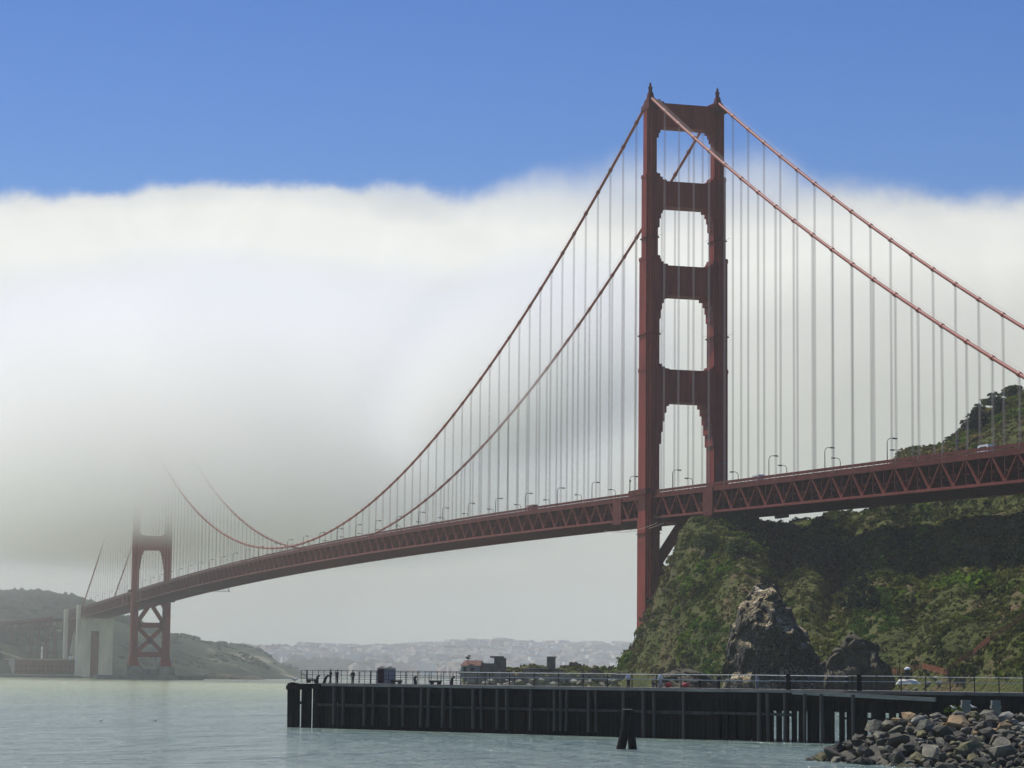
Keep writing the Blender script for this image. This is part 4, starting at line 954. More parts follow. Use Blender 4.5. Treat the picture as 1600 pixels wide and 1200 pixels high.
# orange netting fence climbing the slope
t = empty('netting_fence', Matrix()); tag(t, 'orange construction netting running up the slope at the frame edge', 'fence')
mn, mp_ = MB(), MB()
line = [(1338, 1057), (1362, 1058), (1400, 1058), (1440, 1058), (1478, 1056), (1500, 1046), (1520, 1030), (1545, 1010), (1570, 990), (1600, 966), (1640, 940)]
def on_headland(px, py):
    # march along the ray until it meets the terrain
    d = ray(px, py)
    j = int(round((px-NEAR[0][0])/(NEAR[-1][0]-NEAR[0][0])*(GN.shape[0]-1))); colm = GN[max(0, min(j, GN.shape[0]-1))]
    for i in range(2, colm.shape[0]-1):
        t_ = colm[i, 1]/d.y
        if colm[i, 2] >= H+d.z*t_: return Vector((d.x*t_, colm[i, 1], colm[i, 2]))
    return Vector((d.x*640, 640, 8))
lp = [on_headland(*q) for q in line]
for a, b_ in zip(lp[:-1], lp[1:]):
    for z in np.linspace(.1, 1.3, 6): mn.beam(a+Vector((0,-1.0,z)), b_+Vector((0,-1.0,z)), .05, .09)
    n_ = max(2, int((b_-a).length/.8))
    for j in range(n_): p = a.lerp(b_, j/n_)+Vector((0,-1.0,0)); mn.beam(p, p+Vector((0,0,1.3)), .08, .05)
    mp_.beam(a+Vector((0,-.9,-.5)), a+Vector((0,-.9,1.6)), .12, .12)
mn.build('netting', NETM, t); mp_.build('post', TIMBER_T, t)

# light beacon on a white slab, with a bare pole
bp_ = P(1418, 1060, 560)
t = empty('harbour_beacon', Matrix.Translation((bp_.x, bp_.y, 0))); tag(t, 'white capped dark beacon drum standing on pale slab right of the outcrop', 'beacon')
MB().tube([(0,0,bp_.z-.2),(0,0,bp_.z+1.9)], .55, 10).build('drum', DARK, t); MB().tube([(0,0,bp_.z+1.9),(0,0,bp_.z+2.2),(0,0,bp_.z+2.5)], [.72, .66, .15], 10).build('cap', WHITE, t)
MB().add([(-2.6,-1.5,bp_.z-1.3),(2.8,-1.6,bp_.z-1.2),(2.6,1.5,bp_.z-1.2),(-2.4,1.5,bp_.z-1.3),(-1.8,-1.1,bp_.z-.5),(2.0,-1.2,bp_.z-.6),(1.8,1.2,bp_.z-.2),(-1.7,1.2,bp_.z-.2)],[(3,2,1,0),(4,5,6,7),(0,1,5,4),(1,2,6,5),(2,3,7,6),(3,0,4,7)]).build('slab', CONC, t)
pq = P(1406, 1062, 562); t = empty('bare_pole', Matrix.Translation(pq)); tag(t, 'thin bare pole left of the white beacon', 'pole')
MB().tube([(0,0,-2),(0,0,4.8)], .09, 6).build('shaft', TIMBER, t)

# ---------------------------------------------------------------- ruins on the point
def at_pt(px, D=900): return Vector((XD(px, D, 8), D, 7.0))
p = at_pt(742, 898); t = empty('ruined_shed', Matrix.Translation(p) @ Matrix.Rotation(-.12, 4, 'Z')); tag(t, 'grey shed with rusty red roof, leftmost of the ruins', 'shed')
MB().box(-4.4, 2.2, -3, 3, -1, 3.2).build('wall', SHEDW, t)
MB().add([(-4.8,-3.4,3.1),(2.6,-3.4,3.1),(2.6,0,5.0),(-3.4,0,5.0),(-4.8,3.4,3.1),(2.6,3.4,3.1)], [(0,1,2,3),(3,2,5,4),(0,3,4),(1,5,2),(0,4,5,1)]).build('roof', ROOFR, t)
MB().box(-3.6, -2.6, -3.06, -2.98, .5, 2.6).build('door', DARK, t); MB().box(-1.2, .2, -3.06, -2.98, 1.2, 2.4).build('window', DARK, t)
p = at_pt(771, 897); t = empty('ruined_blockhouse', Matrix.Translation(p)); tag(t, 'dark stepped masonry block just right of the red roofed shed', 'ruin')
MB().box(-4.4, .2, -3, 3, -1, 4.0).build('low_block', RUIN, t); MB().box(.2, 4.4, -3.4, 3.2, -1, 5.9).build('high_block', RUIN, t); MB().box(-1.2, 3.6, -2, 2, 5.9, 6.5).build('roof_slab', RUIN, t)
t = empty('bush', Matrix.Translation(at_pt(731, 896)+Vector((0,0,4.6)))); tag(t, 'scraggly dark plant sprouting above the red shed roof', 'plant')
V, F, C = merge_cards(np.array([(0,0,.9),(.4,0,1.7),(-.4,.1,1.2)]), np.array([.8,.6,.6]), np.array([DG]*3)); obj('foliage', npmesh('foliage', V, F, LEAF, C), t); MB().tube([(0,0,-1.5),(0,0,1.6)], .12, 5).build('stem', BARK, t)
p = at_pt(861, 899); t = empty('ruined_chimney', Matrix.Translation(p)); tag(t, 'square masonry chimney stump with flat cap in the middle of the ruins', 'chimney')
MB().box(-1.5, 1.5, -1.5, 1.5, -1, 6.2).build('stack', RUIN, t); MB().box(-1.6, 2.0, -1.7, 1.7, 6.2, 6.6).build('cap', RUINL, t)
p = at_pt(853, 896); t = empty('ruined_wall', Matrix.Translation(p)); tag(t, 'long pale broken wall around the foot of the chimney stump', 'ruin')
m = MB(); segs = [(-8, -5, 2.3), (-5, -2, 1.8), (-2, 1.8, 1.2), (1.8, 4.4, 1.5), (4.4, 7.4, .9), (7.4, 11.4, 1.1), (11.4, 12.6, .6)]
for a, b_, h in segs: m.box(a, b_-.01, -2, -1.4, -1, h)
m.build('wall', RUINL, t); MB().box(-6.5, 3.5, -1.4, 2.6, -1, 1.0).build('floor_slab', RUIN, t)
MB().box(-7, 1, -2.6, 2.9, 2.2, 2.5).build('roof_slab', TIMBER_T, t)
p = at_pt(900, 897); t = empty('rubble_mound', Matrix.Translation(p)); bm = rockmesh(77, 26, (4.8, 2.5, 2.6)); me = bpy.data.meshes.new('mound'); bm.to_mesh(me); bm.free(); me.materials.append(ROOFR)
tag(t, 'low rusty mound at the end of the broken wall', 'mound'); obj('mound', me, t)
m = MB()
xs_ = np.linspace(724, 985, 60)
for i, px in enumerate(xs_[:-1]):
    a = XD(px, 882, 6); b_ = XD(xs_[i+1], 882, 6); h = 7.6+.5*math.sin(i*1.7)+.4*math.sin(i*.6); m.box(a, b_-.02, 881+.5*math.sin(i*2.3), 884, 1.5, h)
tag(m.build('retaining_wall', RUINL), 'rough pale stone retaining wall below the ruins on the point', 'wall')
# tumbled stones in front of it
for i in range(70):
    px = rng.uniform(722, 985); s = rng.uniform(.6, 1.7); o = obj('shore_rock', mR[i % 6], None, (XD(px, 877, 4), 877-rng.uniform(0, 5), rng.uniform(1.0, 5.6)), (rng.uniform(-.5, .5), 0, rng.uniform(0, 6))); o.scale = (s*1.4, s, s)
    tag(o, 'rough stone tumbled against the retaining wall on the point', 'rock', 'stones below the ruins on the point')

# ---------------------------------------------------------------- pier
PL = Vector((-28.75, 336, 0)); PD = Vector((63.8, -56, 0)).normalized(); PN = Vector((-PD.y, PD.x, 0))     # along, away from the viewer
PN = PN if PN.y > 0 else -PN
PM = Matrix.Translation(PL) @ Matrix(((PD.x, PN.x, 0, 0), (PD.y, PN.y, 0, 0), (0, 0, 1, 0), (0, 0, 0, 1)))
def s_of(px):                      # distance along the front edge for a photo column
    k = (px-800)/FPX; return (k*PL.y-PL.x)/(PD.x-k*PD.y)
LEN = s_of(1760); PW = 11.0; ZD = 5.75
pier = empty('pier', PM); tag(pier, 'long dark timber pier across the water in front of the headland', 'pier')
E2 = s_of(497)
MB().box(E2-.2, LEN, .35, PW, ZD-.5, ZD-.02).build('deck', DECKM, pier)
# top curb: pale timber lengths
seq = [505, 560, 620, 690, 760, 830, 905, 985, 1060, 1140, 1238, 1322, 1402, 1510, 1620, 1740]
for i, (a, b_) in enumerate(zip(seq[:-1], seq[1:])):
    dz = random.uniform(-.03, .03); m = MB(); m.box(s_of(a), s_of(b_)-.08, -.12, .34, ZD-.36+dz, ZD-.08+dz); m.build('curb_timber', TIMBER_T if i < 11 else DECKM, pier)
m = MB().beam((s_of(1243), -.28, ZD-.30), (s_of(1465), -.35, ZD-.85), .3, .42); o = m.build('fallen_curb_timber', TIMBER_T, pier); o['label'] = 'pale curb timber sagging down toward the rocks'
MB().box(E2, LEN, -.02, .33, ZD-1.15, ZD-.40).build('edge_beam', TIMBER, pier)
for z, x1, w in ((3.0, 1240, .34), (2.75, 1760, .2)):
    seqw = np.arange(E2+1, s_of(x1), 9.0)
    for i, a in enumerate(seqw):
        b_ = min(a+8.95, s_of(x1)); zz = z if z == 3.0 else z
        if z == 2.75 and a < s_of(1235): continue
        MB().box(a, b_, -.26, .02, zz-w/2+random.uniform(-.05, .05), zz+w/2).build('waler', TIMBER_G if z == 3.0 else TIMBER, pier)
# planking: closed to about px 1125, then boards with open slits
gaps = {1128: .30, 1141: .26, 1153: .14, 1175: .14, 1187: .20, 1212: .09, 1224: .14, 1236: .09, 1247: .10, 1259.5: .24, 1283: .09, 1307.6: .36, 1321: .07, 1358: .30, 799: .16, 826: .10, 1386: .2, 1402: .12}
gs = sorted((s_of(k), w*1.15+.17) for k, w in gaps.items())
pmesh = [MB().add([(-.5,.10,-1.5),(.5,.10,-1.5),(.5,.20,-1.5),(-.5,.20,-1.5),(-.5+a_,.10,1),(.5,.10,1-b_),(.5,.20,1-b_),(-.5+a_,.20,1)],[(3,2,1,0),(4,5,6,7),(0,1,5,4),(1,2,6,5),(2,3,7,6),(3,0,4,7)]).mesh('plank', m_) for a_, b_, m_ in ((.0,.0,TIMBER),(.06,.01,TIMBER),(.0,.03,TIMBER_B),(.02,.0,TIMBER_M))]
s = E2+.3; cnt = 0
while s < LEN and cnt < 230:
    w = random.uniform(.5, .78)
    nx = [g for g in gs if s-.01 <= g[0] < s+w+.35]
    if nx: w = max(.15, nx[0][0]-nx[0][1]/2-s)
    o = obj('plank', random.choice(pmesh), pier, (s+w/2, random.uniform(-.09, .02), 0)); zt = ZD-.5; o.location.z = 0; o.scale = (w-.012, 1, zt-.0)
    s = (nx[0][0]+nx[0][1]/2) if nx else s+w; cnt += 1
# header board hides slits above the waler
MB().box(E2, LEN, .21, .32, 3.4, ZD-.4).build('header_board', TIMBER, pier)
# fender piles: slightly lighter, in pairs
fpx = [533, 547, 580, 593, 619, 640, 668, 679, 702, 714, 749, 761, 786, 801, 838, 875, 884, 893, 928, 939, 981, 1013, 1029, 1075, 1192, 1206, 1232, 1262, 1290, 1338]
fpm = MB().tube([(0,0,-.5),(0,0,1)], .5, 8).mesh('fender_pile', TIMBER_G)
for i, px in enumerate(fpx):
    o = obj('fender_pile', fpm, pier, (s_of(px), -.42, 2.1 if px < 960 else 0)); d = random.uniform(.34, .5); hgt = (ZD-.45-(2.1 if px < 960 else 0)); o.scale = (d, d, hgt if px >= 960 else hgt); o.rotation_euler = (random.uniform(-.01, .01), random.uniform(-.03, .03), 0)
# inner bearing piles under the deck
ipm = MB().tube([(0,0,-2),(0,0,ZD-.5)], .2, 7).mesh('bearing_pile', TIMBER)
for j, off in enumerate((2.6, 5.6, 8.4, 10.6)):
    for s in np.arange(E2+1, LEN, 3.3):
        c_ = s+.3*j
        if any(abs(c_+off*.715-g[0]) < .8 or abs(c_+off*.8-g[0]) < .6 for g in gs): continue
        obj('bearing_pile', ipm, pier, (c_, off, 0))
MB().box(E2, LEN, PW-.4, PW, ZD-1.2, ZD-.5).build('edge_beam', TIMBER, pier)
MB().box(E2, s_of(1110), PW-.38, PW-.28, -1, ZD-1.2).build('rear_planking', TIMBER, pier)
# end cluster of heavy piles
def cyl(x0, y0, x1, y1, z1, r, name, parent, mtl, z0=-1.5, label=None):
    o = MB().tube([(x0,y0,z0),((x0+x1)/2,(y0+y1)/2,(z0+z1)/2),(x1,y1,z1)], [r*1.05, r, r*.95], 9).build(name, mtl, parent)
    if label: o['label'] = label
    return o
t = empty('mooring_dolphin', PM); tag(t, 'cluster of stout tarred piles at the free end of the pier', 'piling')
for i, (a, b_, r) in enumerate(((.25, .1, .34), (.85, -.05, .34), (1.4, .15, .33), (1.9, .0, .3), (.55, .55, .3), (1.1, .6, .3))):
    cyl(a+.12*(1-i/3), b_, a-.05, b_, ZD+.05-random.uniform(0, .2), r, 'pile', t, TIMBER)
MB().box(.05, 2.2, -.42, .7, ZD-.9, ZD-.35).build('cap_band', TIMBER, t)
t = empty('mooring_dolphin', PM); tag(t, 'second pile cluster joining the dolphin to the pier', 'piling')
for i, (a, b_, r) in enumerate(((2.95, .0, .30), (3.5, .05, .30), (4.05, -.05, .32), (5.05, .0, .3), (5.6, -.05, .3))):
    cyl(a, b_, a-.05+.04*(i % 3), b_, ZD-.1, r, 'pile', t, TIMBER)
MB().box(2.25, 6.2, -.38, .7, ZD-.75, ZD-.1).build('cap_band', TIMBER, t)
MB().box(1.2, 4.0, .0, .3, 3.0, 3.35).build('tie_timber', TIMBER, t)

# railings
t = empty('railing', PM); tag(t, 'dark thin metal railing along the left stretch of the pier', 'railing')
for a, b_ in ((472, 720),):
    s0, s1 = s_of(a), s_of(b_)
    for z in (ZD+.55, ZD+1.05, ZD+1.62): MB().box(s0, s1, .62, .67, z-.03, z+.03).build('rail', RAILD, t)
    pmh = MB().box(-.025, .025, .61, .67, ZD, ZD+1.66).mesh('post', RAILD); pmb = MB().box(-.07, .07, .58, .71, ZD, ZD+1.66).mesh('post', RAILD)
    for i, s in enumerate(np.arange(s0, s1, 1.05)): obj('post', pmb if i in (1, 12) else pmh, t, (s, 0, 0))
    pw = MB().box(-.02, .02, 10.0, 10.04, ZD, ZD+1.5).mesh('rear_post', RAILD)
t = empty('railing', PM); tag(t, 'rear railing at the far edge of the pier on its left stretch', 'railing')
for z in (ZD+.8, ZD+1.5): MB().box(s_of(478), s_of(735), PW-.3, PW-.25, z-.025, z+.025).build('rail', RAILD, t)
rpm = MB().box(-.03, .03, PW-.31, PW-.24, ZD, ZD+1.52).mesh('post', RAILD)
for s in np.arange(s_of(478), s_of(735), 2.1): obj('post', rpm, t, (s, 0, 0))
t = empty('railing', PM); tag(t, 'pale double pipe railing along the right stretch of the pier', 'railing')
breaks = [715, 790, 875, 960, 1040, 1120, 1200, 1238, 1322, 1420, 1520, 1640, 1740]
for a, b_ in zip(breaks[:-1], breaks[1:]):
    for z, dz in ((ZD+1.52, 0), (ZD+.95, .0)):
        j = random.uniform(-.03, .03); m = MB().tube([(s_of(a), .6, z+j), (s_of(b_), .6, z+j+random.uniform(-.03, .03))], .055 if a < 1322 else .035, 6); m.build('rail', RAILW, t)
pph = MB().box(-.045, .045, .56, .65, ZD, ZD+1.58).mesh('post', TIMBER_G)
for px in np.arange(720, 1740, 38): obj('post', pph, t, (s_of(px), 0, 0))
for px in (1229, 1339): obj('post', MB().box(-.22, .22, .45, .75, ZD-.8, ZD+1.7).mesh('post', TIMBER), t, (s_of(px), 0, 0))

# pier clutter
def on_pier(px, back, z=ZD): return PM @ Matrix.Translation((s_of(px)+back*0, back, z))
def spx(px, back):                 # position along pier so that an item standing 'back' metres in shows at column px
    lo, hi = -5, 200
    for _ in range(50):
        md = (lo+hi)/2; w = PM @ Vector((md, back, 0)); q = w.x/w.y*FPX+800
        lo, hi = (md, hi) if q < px else (lo, md)
    return lo
def bollard(px, back, lean, label):
    t = empty('bollard', PM @ Matrix.Translation((spx(px, back), back, ZD))); tag(t, label, 'bollard')
    MB().tube([(0,0,-.05),(lean*.5,0,.5),(lean,0,.85)], [.22, .19, .16], 10).build('shaft', RAILD, t)
    MB().tube([(lean-.05,0,.78),(lean+.35,0,.95),(lean+.1,0,1.05)], [.15, .15, .08], 8).build('horn', RAILD, t)
bollard(502, 2.2, .1, 'stubby iron bollard nearest the pier end'); bollard(513, 2.5, .45, 'leaning iron bollard left of the man in the dark red top'); bollard(711, 2.2, .1, 'iron bollard beside the start of the pale railing'); bollard(655, 2.2, -.2, 'wide squat bollard right of the blue cabins')
for px, lb in ((495, 'low flat timber baulk at the pier end'), (625, 'low flat baulk right of the cabins'), (686, 'low flat timber baulk on blocks mid way along the dark railing')):
    t = empty('timber_baulk', PM @ Matrix.Translation((spx(px, 2.0), 2.0, ZD))); tag(t, lb, 'timber')
    MB().box(-.9, .9, -.2, .2, .25, .48).build('baulk', TIMBER_G, t)
    bl = MB().box(-.15, .15, -.18, .18, 0, .25).mesh('block', TIMBER_G); obj('block', bl, t, (-.6, 0, 0)); obj('block', bl, t, (.6, 0, 0))
for px, lb in ((603, 'blue grey portable toilet, left of the pair'), (616, 'blue grey portable toilet, right of the pair')):
    t = empty('portable_toilet', PM @ Matrix.Translation((spx(px, 6), 6, ZD)) @ Matrix.Rotation(.5, 4, 'Z')); tag(t, lb, 'portable toilet')
    MB().box(-.55, .55, -.55, .55, 0, 1.95).build('cabin', BLUEP, t)
    MB().add([(-.6,-.6,1.95),(.6,-.6,1.95),(.6,.6,1.95),(-.6,.6,1.95),(0,-.35,2.25),(0,.35,2.25)], [(0,1,4),(2,3,5),(0,4,5,3),(1,2,5,4),(3,2,1,0)]).build('roof', CONC_D, t)
    MB().box(-.38, .38, -.60, -.552, .1, 1.85).build('door', DOORR if px < 610 else BLUEP, t)
# concrete stub piles near the shore
for px, lb in ((1509, 'squat concrete pile with green weed beside it'), (1556, 'squat concrete pile nearest the frame edge')):
    q = P(px, 1112, 256); t = empty('concrete_pile', Matrix.Translation((q.x, 256, 0))); tag(t, lb, 'pile')
    MB().box(-.42, .42, -.4, .4, -1, 5.0).build('shaft', CONC_D, t); MB().box(-.5, .5, -.48, .48, 4.2, 4.5).build('collar', CONC_D, t)
q = P(1490, 1111, 250); t = empty('bush', Matrix.Translation(q)); tag(t, 'bright green weed clump beside the squat concrete pile', 'plant')
V, F, C = merge_cards(np.array([(0,0,.1),(.5,.2,.0),(-.5,.1,.0)]), np.array([.7,.5,.5]), np.array([(.08,.12,.02)]*3)); obj('foliage', npmesh('foliage', V, F, LEAF, C), t)

# two leaning piles in the water
q0, q1 = P(970, 1167, 250), P(983, 1109, 250)
t = empty('leaning_pile', Matrix()); tag(t, 'leaning dark pile standing in the water, left of the two', 'piling')
m = MB(); m.tube([Vector((q0.x, 250, -1.2)), Vector((q0.x, 250, 0)), Vector((q0.x+.45, 250.1, 2)), Vector((q1.x-.15, 250.2, q1.z))], [.48, .46, .42, .40], 12); m.build('trunk', TIMBER, t)
MB().tube([Vector((q1.x-.15, 250.2, q1.z)), Vector((q1.x-.15, 250.2, q1.z+.07))], .46, 12).build('cap', TIMBER_T, t)
q0 = P(989, 1167, 250); t = empty('leaning_pile', Matrix()); tag(t, 'upright dark pile standing in the water, right of the two', 'piling')
MB().tube([Vector((q0.x, 250.4, -1.2)), Vector((q0.x, 250.5, 0)), Vector((q0.x-.2, 250.6, 2)), Vector((q0.x-.3, 250.8, q1.z-.1))], [.44, .42, .38, .36], 12).build('trunk', TIMBER, t)
MB().tube([Vector((q0.x-.3, 250.8, q1.z-.1)), Vector((q0.x-.3, 250.8, q1.z-.03))], .44, 12).build('cap', TIMBER_G, t)

# ---------------------------------------------------------------- people
SKIN = mat('skin', (.42, .25, .18), .6, .1, 4)
def skinobj(name, verts, edges, radii, mtl, parent):
    me = bpy.data.meshes.new(name); me.from_pydata(verts, edges, []); me.materials.append(mtl); o = obj(name, me, parent)
    o.modifiers.new('skin', 'SKIN'); sv_ = me.skin_vertices[0].data
    for i, r in enumerate(radii): sv_[i].radius = r if isinstance(r, tuple) else (r, r)
    sv_[0].use_root = True
    s = o.modifiers.new('sub', 'SUBSURF'); s.levels = 1; s.render_levels = 1
    return o
def person(px, back, face, top, bottom, hair, label, pose='stand', h=1.74):
    t = empty('person', PM @ Matrix.Translation((spx(px, back), back, ZD)) @ Matrix.Rotation(face, 4, 'Z') @ Matrix.Scale(h/1.75, 4)); tag(t, label, 'person')
    if pose == 'point': la, lh_ = [(-.21,-.25,1.34), (-.22,-.52,1.40)], (-.22,-.62,1.41)
    elif pose == 'lean': la, lh_ = [(-.24,-.14,1.12), (-.12,-.34,1.06)], (-.08,-.40,1.05)
    else: la, lh_ = [(-.27,.03,1.14), (-.28,-.05,.88)], (-.28,-.08,.80)
    ra, rh = ([(.24,-.14,1.12), (.12,-.34,1.06)], (.08,-.40,1.05)) if pose == 'lean' else ([(.27,.03,1.14), (.26,-.10,.90)], (.25,-.13,.83))
    # one continuous body
    v = [(0,0,.95),(0,.01,1.15),(0,.01,1.38),(0,0,1.50),(0,-.02,1.62),(0,-.01,1.72),
         (-.10,0,.90),(-.11,-.02,.50),(-.12,.02,.09),(-.12,-.14,.05), (.10,0,.90),(.11,-.02,.50),(.12,.02,.09),(.12,-.14,.05),
         (-.18,.01,1.41), la[0], la[1], lh_, (.18,.01,1.41), ra[0], ra[1], rh]
    e_ = [(0,1),(1,2),(2,3),(3,4),(4,5),(0,6),(6,7),(7,8),(8,9),(0,10),(10,11),(11,12),(12,13),(2,14),(14,15),(15,16),(16,17),(2,18),(18,19),(19,20),(20,21)]
    k_ = 1.35; rr = [(.12,.09),(.11,.08),(.14,.09),.05,.085,.06,.085,.055,.04,.035,.085,.055,.04,.035,.055,.042,.032,.03,.055,.042,.032,.03]
    skinobj('body', v, e_, [tuple(k_*q for q in r) if isinstance(r, tuple) else r*(1.0 if i in (3,4,5) else k_) for i, r in enumerate(rr)], SKIN, t)
    tm = mat('top_cloth', top, .85, .15, 3); bmx = mat('trouser_cloth', bottom, .85, .15, 3); hm = mat('hair', hair, .7, .1, 4)
    sh = [(0,0,.98),(0,.01,1.18),(0,.01,1.38),(0,0,1.46),(-.18,.01,1.41),la[0],Vector(la[0]).lerp(Vector(la[1]), .85)[:],(.18,.01,1.41),ra[0],Vector(ra[0]).lerp(Vector(ra[1]), .85)[:]]
    skinobj('jacket', sh, [(0,1),(1,2),(2,3),(2,4),(4,5),(5,6),(2,7),(7,8),(8,9)], [(.19,.145),(.185,.14),(.20,.145),.085,.095,.078,.066,.095,.078,.066], tm, t)
    skinobj('trousers', [(0,0,1.0),(-.10,0,.88),(-.11,-.02,.5),(-.12,.02,.1),(.10,0,.88),(.11,-.02,.5),(.12,.02,.1)], [(0,1),(1,2),(2,3),(0,4),(4,5),(5,6)], [(.18,.145),.128,.094,.084,.128,.094,.084], bmx, t)
    for s in (-1, 1): MB().box(s*.12-.05, s*.12+.05, -.2, .08, 0, .09).build('shoe', DARK, t)
    bm = bmesh.new(); bmesh.ops.create_uvsphere(bm, u_segments=10, v_segments=7, radius=.112); 
    for q in bm.verts: q.co.y = q.co.y*1.1+.02; q.co.z = q.co.z+1.685
    bmesh.ops.delete(bm, geom=[q for q in bm.verts if q.co.z < 1.64 and q.co.y < .02], context='VERTS'); me = bpy.data.meshes.new('hair'); bm.to_mesh(me); bm.free(); me.materials.append(hm); obj('hair', me, t)
    m = MB(); m.box(-.045, -.02, -.115, -.095, 1.635, 1.65); m.box(.02, .045, -.115, -.095, 1.635, 1.65); m.build('eyes', DARK, t)
NV = (.025, .028, .05); BL = (.015, .015, .018)
person(523, 1.2, -1.2, (.09,.035,.04), NV, BL, 'person in dark red top with elbow bent, leftmost of the three by the dark railing')
person(533.5, 1.4, -1.3, (.03,.03,.05), BL, BL, 'person in dark clothes stretching an arm out to the left', 'point', 1.70)
person(557.5, 1.2, .4, (.06,.05,.045), (.10,.09,.08), BL, 'person standing alone by the dark railing right of the pair', 'stand', 1.68)
person(985.5, 1.3, 0, (.34,.38,.55), NV, BL, 'person in pale blue shirt leaning on the pale railing', 'lean', 1.75)
person(1035, 1.4, .3, (.7,.7,.68), (.35,.38,.42), BL, 'person in white shirt standing behind the pale railing', 'stand', 1.72)
person(1096, 1.2, -.2, (.02,.02,.022), BL, BL, 'person all in black by the pale railing left of the sea stack', 'lean', 1.72)
person(1125.5, 1.3, .2, (.03,.025,.03), BL, (.1,.05,.03), 'dark clothed person at the railing in front of the sea stack left foot', 'stand', 1.6)
person(1185, 1.6, .5, (.25,.3,.3), (.2,.24,.25), (.3,.28,.25), 'person in grey bending over the railing before the dark face of the stack', 'lean', 1.55)
person(1323, 1.2, .2, (.05,.05,.05), (.06,.06,.06), BL, 'dark clothed person beside the thick post in front of the low outcrop', 'stand', 1.72)
for px, c, lb in ((1047, (.30,.05,.05), 'low red bag on the pier right of the person in white'), (1074, (.35,.08,.08), 'red and white bag on the pier left of the person in black')):
    t = empty('bag', PM @ Matrix.Translation((spx(px, 1.5), 1.5, ZD))); tag(t, lb, 'bag'); bm = rockmesh(int(px), 20, (.55, .3, .35), .9); me = bpy.data.meshes.new('bag_body'); bm.to_mesh(me); bm.free(); me.materials.append(mat('bag_cloth', c, .8, .3, 4)); obj('bag_body', me, t, (0, 0, .33)); MB().tube([(-.25,0,.6),(-.1,0,.85),(.1,0,.85),(.25,0,.6)], .03, 5).build('handle', DARK, t)

# gulls
def gull(p, yaw, label, s=1.0):
    t = empty('gull', Matrix.Translation(p) @ Matrix.Rotation(yaw, 4, 'Z') @ Matrix.Scale(s, 4)); tag(t, label, 'gull')
    MB().tube([(-.30,0,.20),(-.16,0,.22),(0,0,.23),(.13,0,.27),(.19,0,.34),(.23,0,.41),(.27,0,.42),(.31,0,.41)], [.015,.06,.09,.085,.05,.05,.04,.01], 9).build('body', FEATHER, t, smooth=True)
    for sg in (-1, 1): MB().tube([(-.34,sg*.03,.22),(-.1,sg*.075,.26),(.1,sg*.07,.27)], [.01,.04,.02], 6).build('wing', FEATHG, t); MB().tube([(.02,sg*.03,0),(.02,sg*.03,.16)], .008, 4).build('leg', NETM, t)
    MB().tube([(.30,0,.41),(.36,0,.395)], [.014,.004], 5).build('beak', NETM, t)
q = PM @ Vector((.9, .3, ZD+.03)); gull(q, .3, 'white gull standing on the end piles of the pier', 1.5)

# ---------------------------------------------------------------- riprap
def rz(x, y):
    """height of the stone bank"""
    px = x/y*FPX+800
    crest = np.interp(px, [1215, 1270, 1330, 1360, 1400, 1440, 1600, 1700], [-1.5, .2, 1.6, 2.4, 3.6, 4.0, 3.9, 4.0])
    yc = 222
    d = (yc-y)
    if d < 0: return crest+d*.35
    return crest-d*.29+.012*max(0, px-1380)*.08*d*.3
TONES = []
def rockset(nv, sq):
    out = []
    for i in range(nv):
        bm = rockmesh(200+i, 26, sq, .62); me = bpy.data.meshes.new('riprap_rock'); bm.to_mesh(me); bm.free(); out.append(me)
    return out
base = rockset(12, (1, .82, .68)); variants = []
for mi, mm_ in enumerate(ROCKR):
    for b0 in base: c = b0.copy(); c.materials.append(mm_); variants.append((mi, c))
cand = []
for i in range(5200):
    y = rng.uniform(186, 228); px = rng.uniform(1225, 1690); x = (px-800)/FPX*y; z = rz(x, y)
    if z < -.4: continue
    s = min(1.4, rng.gamma(3, .18)+.22)
    if any((x-c[0])**2+((y-c[1])*.8)**2 < (.62*(s+c[3]))**2 for c in cand[-5200:]): continue
    cand.append((x, y, z, s))
cand.sort(key=lambda c: -(c[3]/c[1]) if c[0]/c[1] < .203 else 1)
stuffV = MB()
for i, (x, y, z, s) in enumerate(cand):
    hi = z/4.0; r_ = rng.random()
    if hi < .38: w = [.25, .65, .0, .02, .08]
    elif hi < .7: w = [.42, .25, .08, .13, .12]
    else: w = [.30, .12, .16, .24, .18]
    mi = rng.choice(5, p=w); k = rng.integers(0, 12); me = variants[mi*12+k][1]
    rot = (rng.uniform(-.5, .5), rng.uniform(-.5, .5), rng.uniform(0, 6.3)); sc3 = (s*rng.uniform(.9, 1.35), s*rng.uniform(.85, 1.1), s*rng.uniform(.7, 1.1))
    if i < 290:
        o = obj('riprap_rock', me, None, (x, y, z+s*.1), rot); o.scale = sc3
        cn = ('grey', 'dark wet looking', 'tan', 'pale', 'olive brown')[mi]
        qx = x/y*FPX+800; sz = 'large' if s > .95 else ('middling' if s > .68 else 'small'); lv = 'crest' if z > 3.1 else ('slope' if z > 1.4 else 'foot')
        wh = 'toward its tip' if qx < 1350 else ('below the sagging curb timber' if qx < 1440 else ('below the two gulls' if qx < 1535 else 'by the last concrete pile'))
        tag(o, '%s %s rock on the %s of the stone bank %s' % (sz, cn.split()[0], lv, wh), 'rock', '%s %s rocks on the %s of the stone bank' % (sz, cn.split()[0], lv))
    else:
        M = Matrix.LocRotScale(Vector((x, y, z+s*.1)), Matrix.Rotation(rot[2], 3, 'Z').to_quaternion(), Vector(sc3)); b0 = len(stuffV.v)
        stuffV.v += [tuple(M @ v.co) for v in me.vertices]; stuffV.f += [tuple(b0+q for q in p_.vertices) for p_ in me.polygons]; stuffV.m += [mi]*len(me.polygons)
if stuffV.v: tag(stuffV.build('riprap_fill', ROCKR), 'smaller rocks filling the stone bank', kind='stuff')
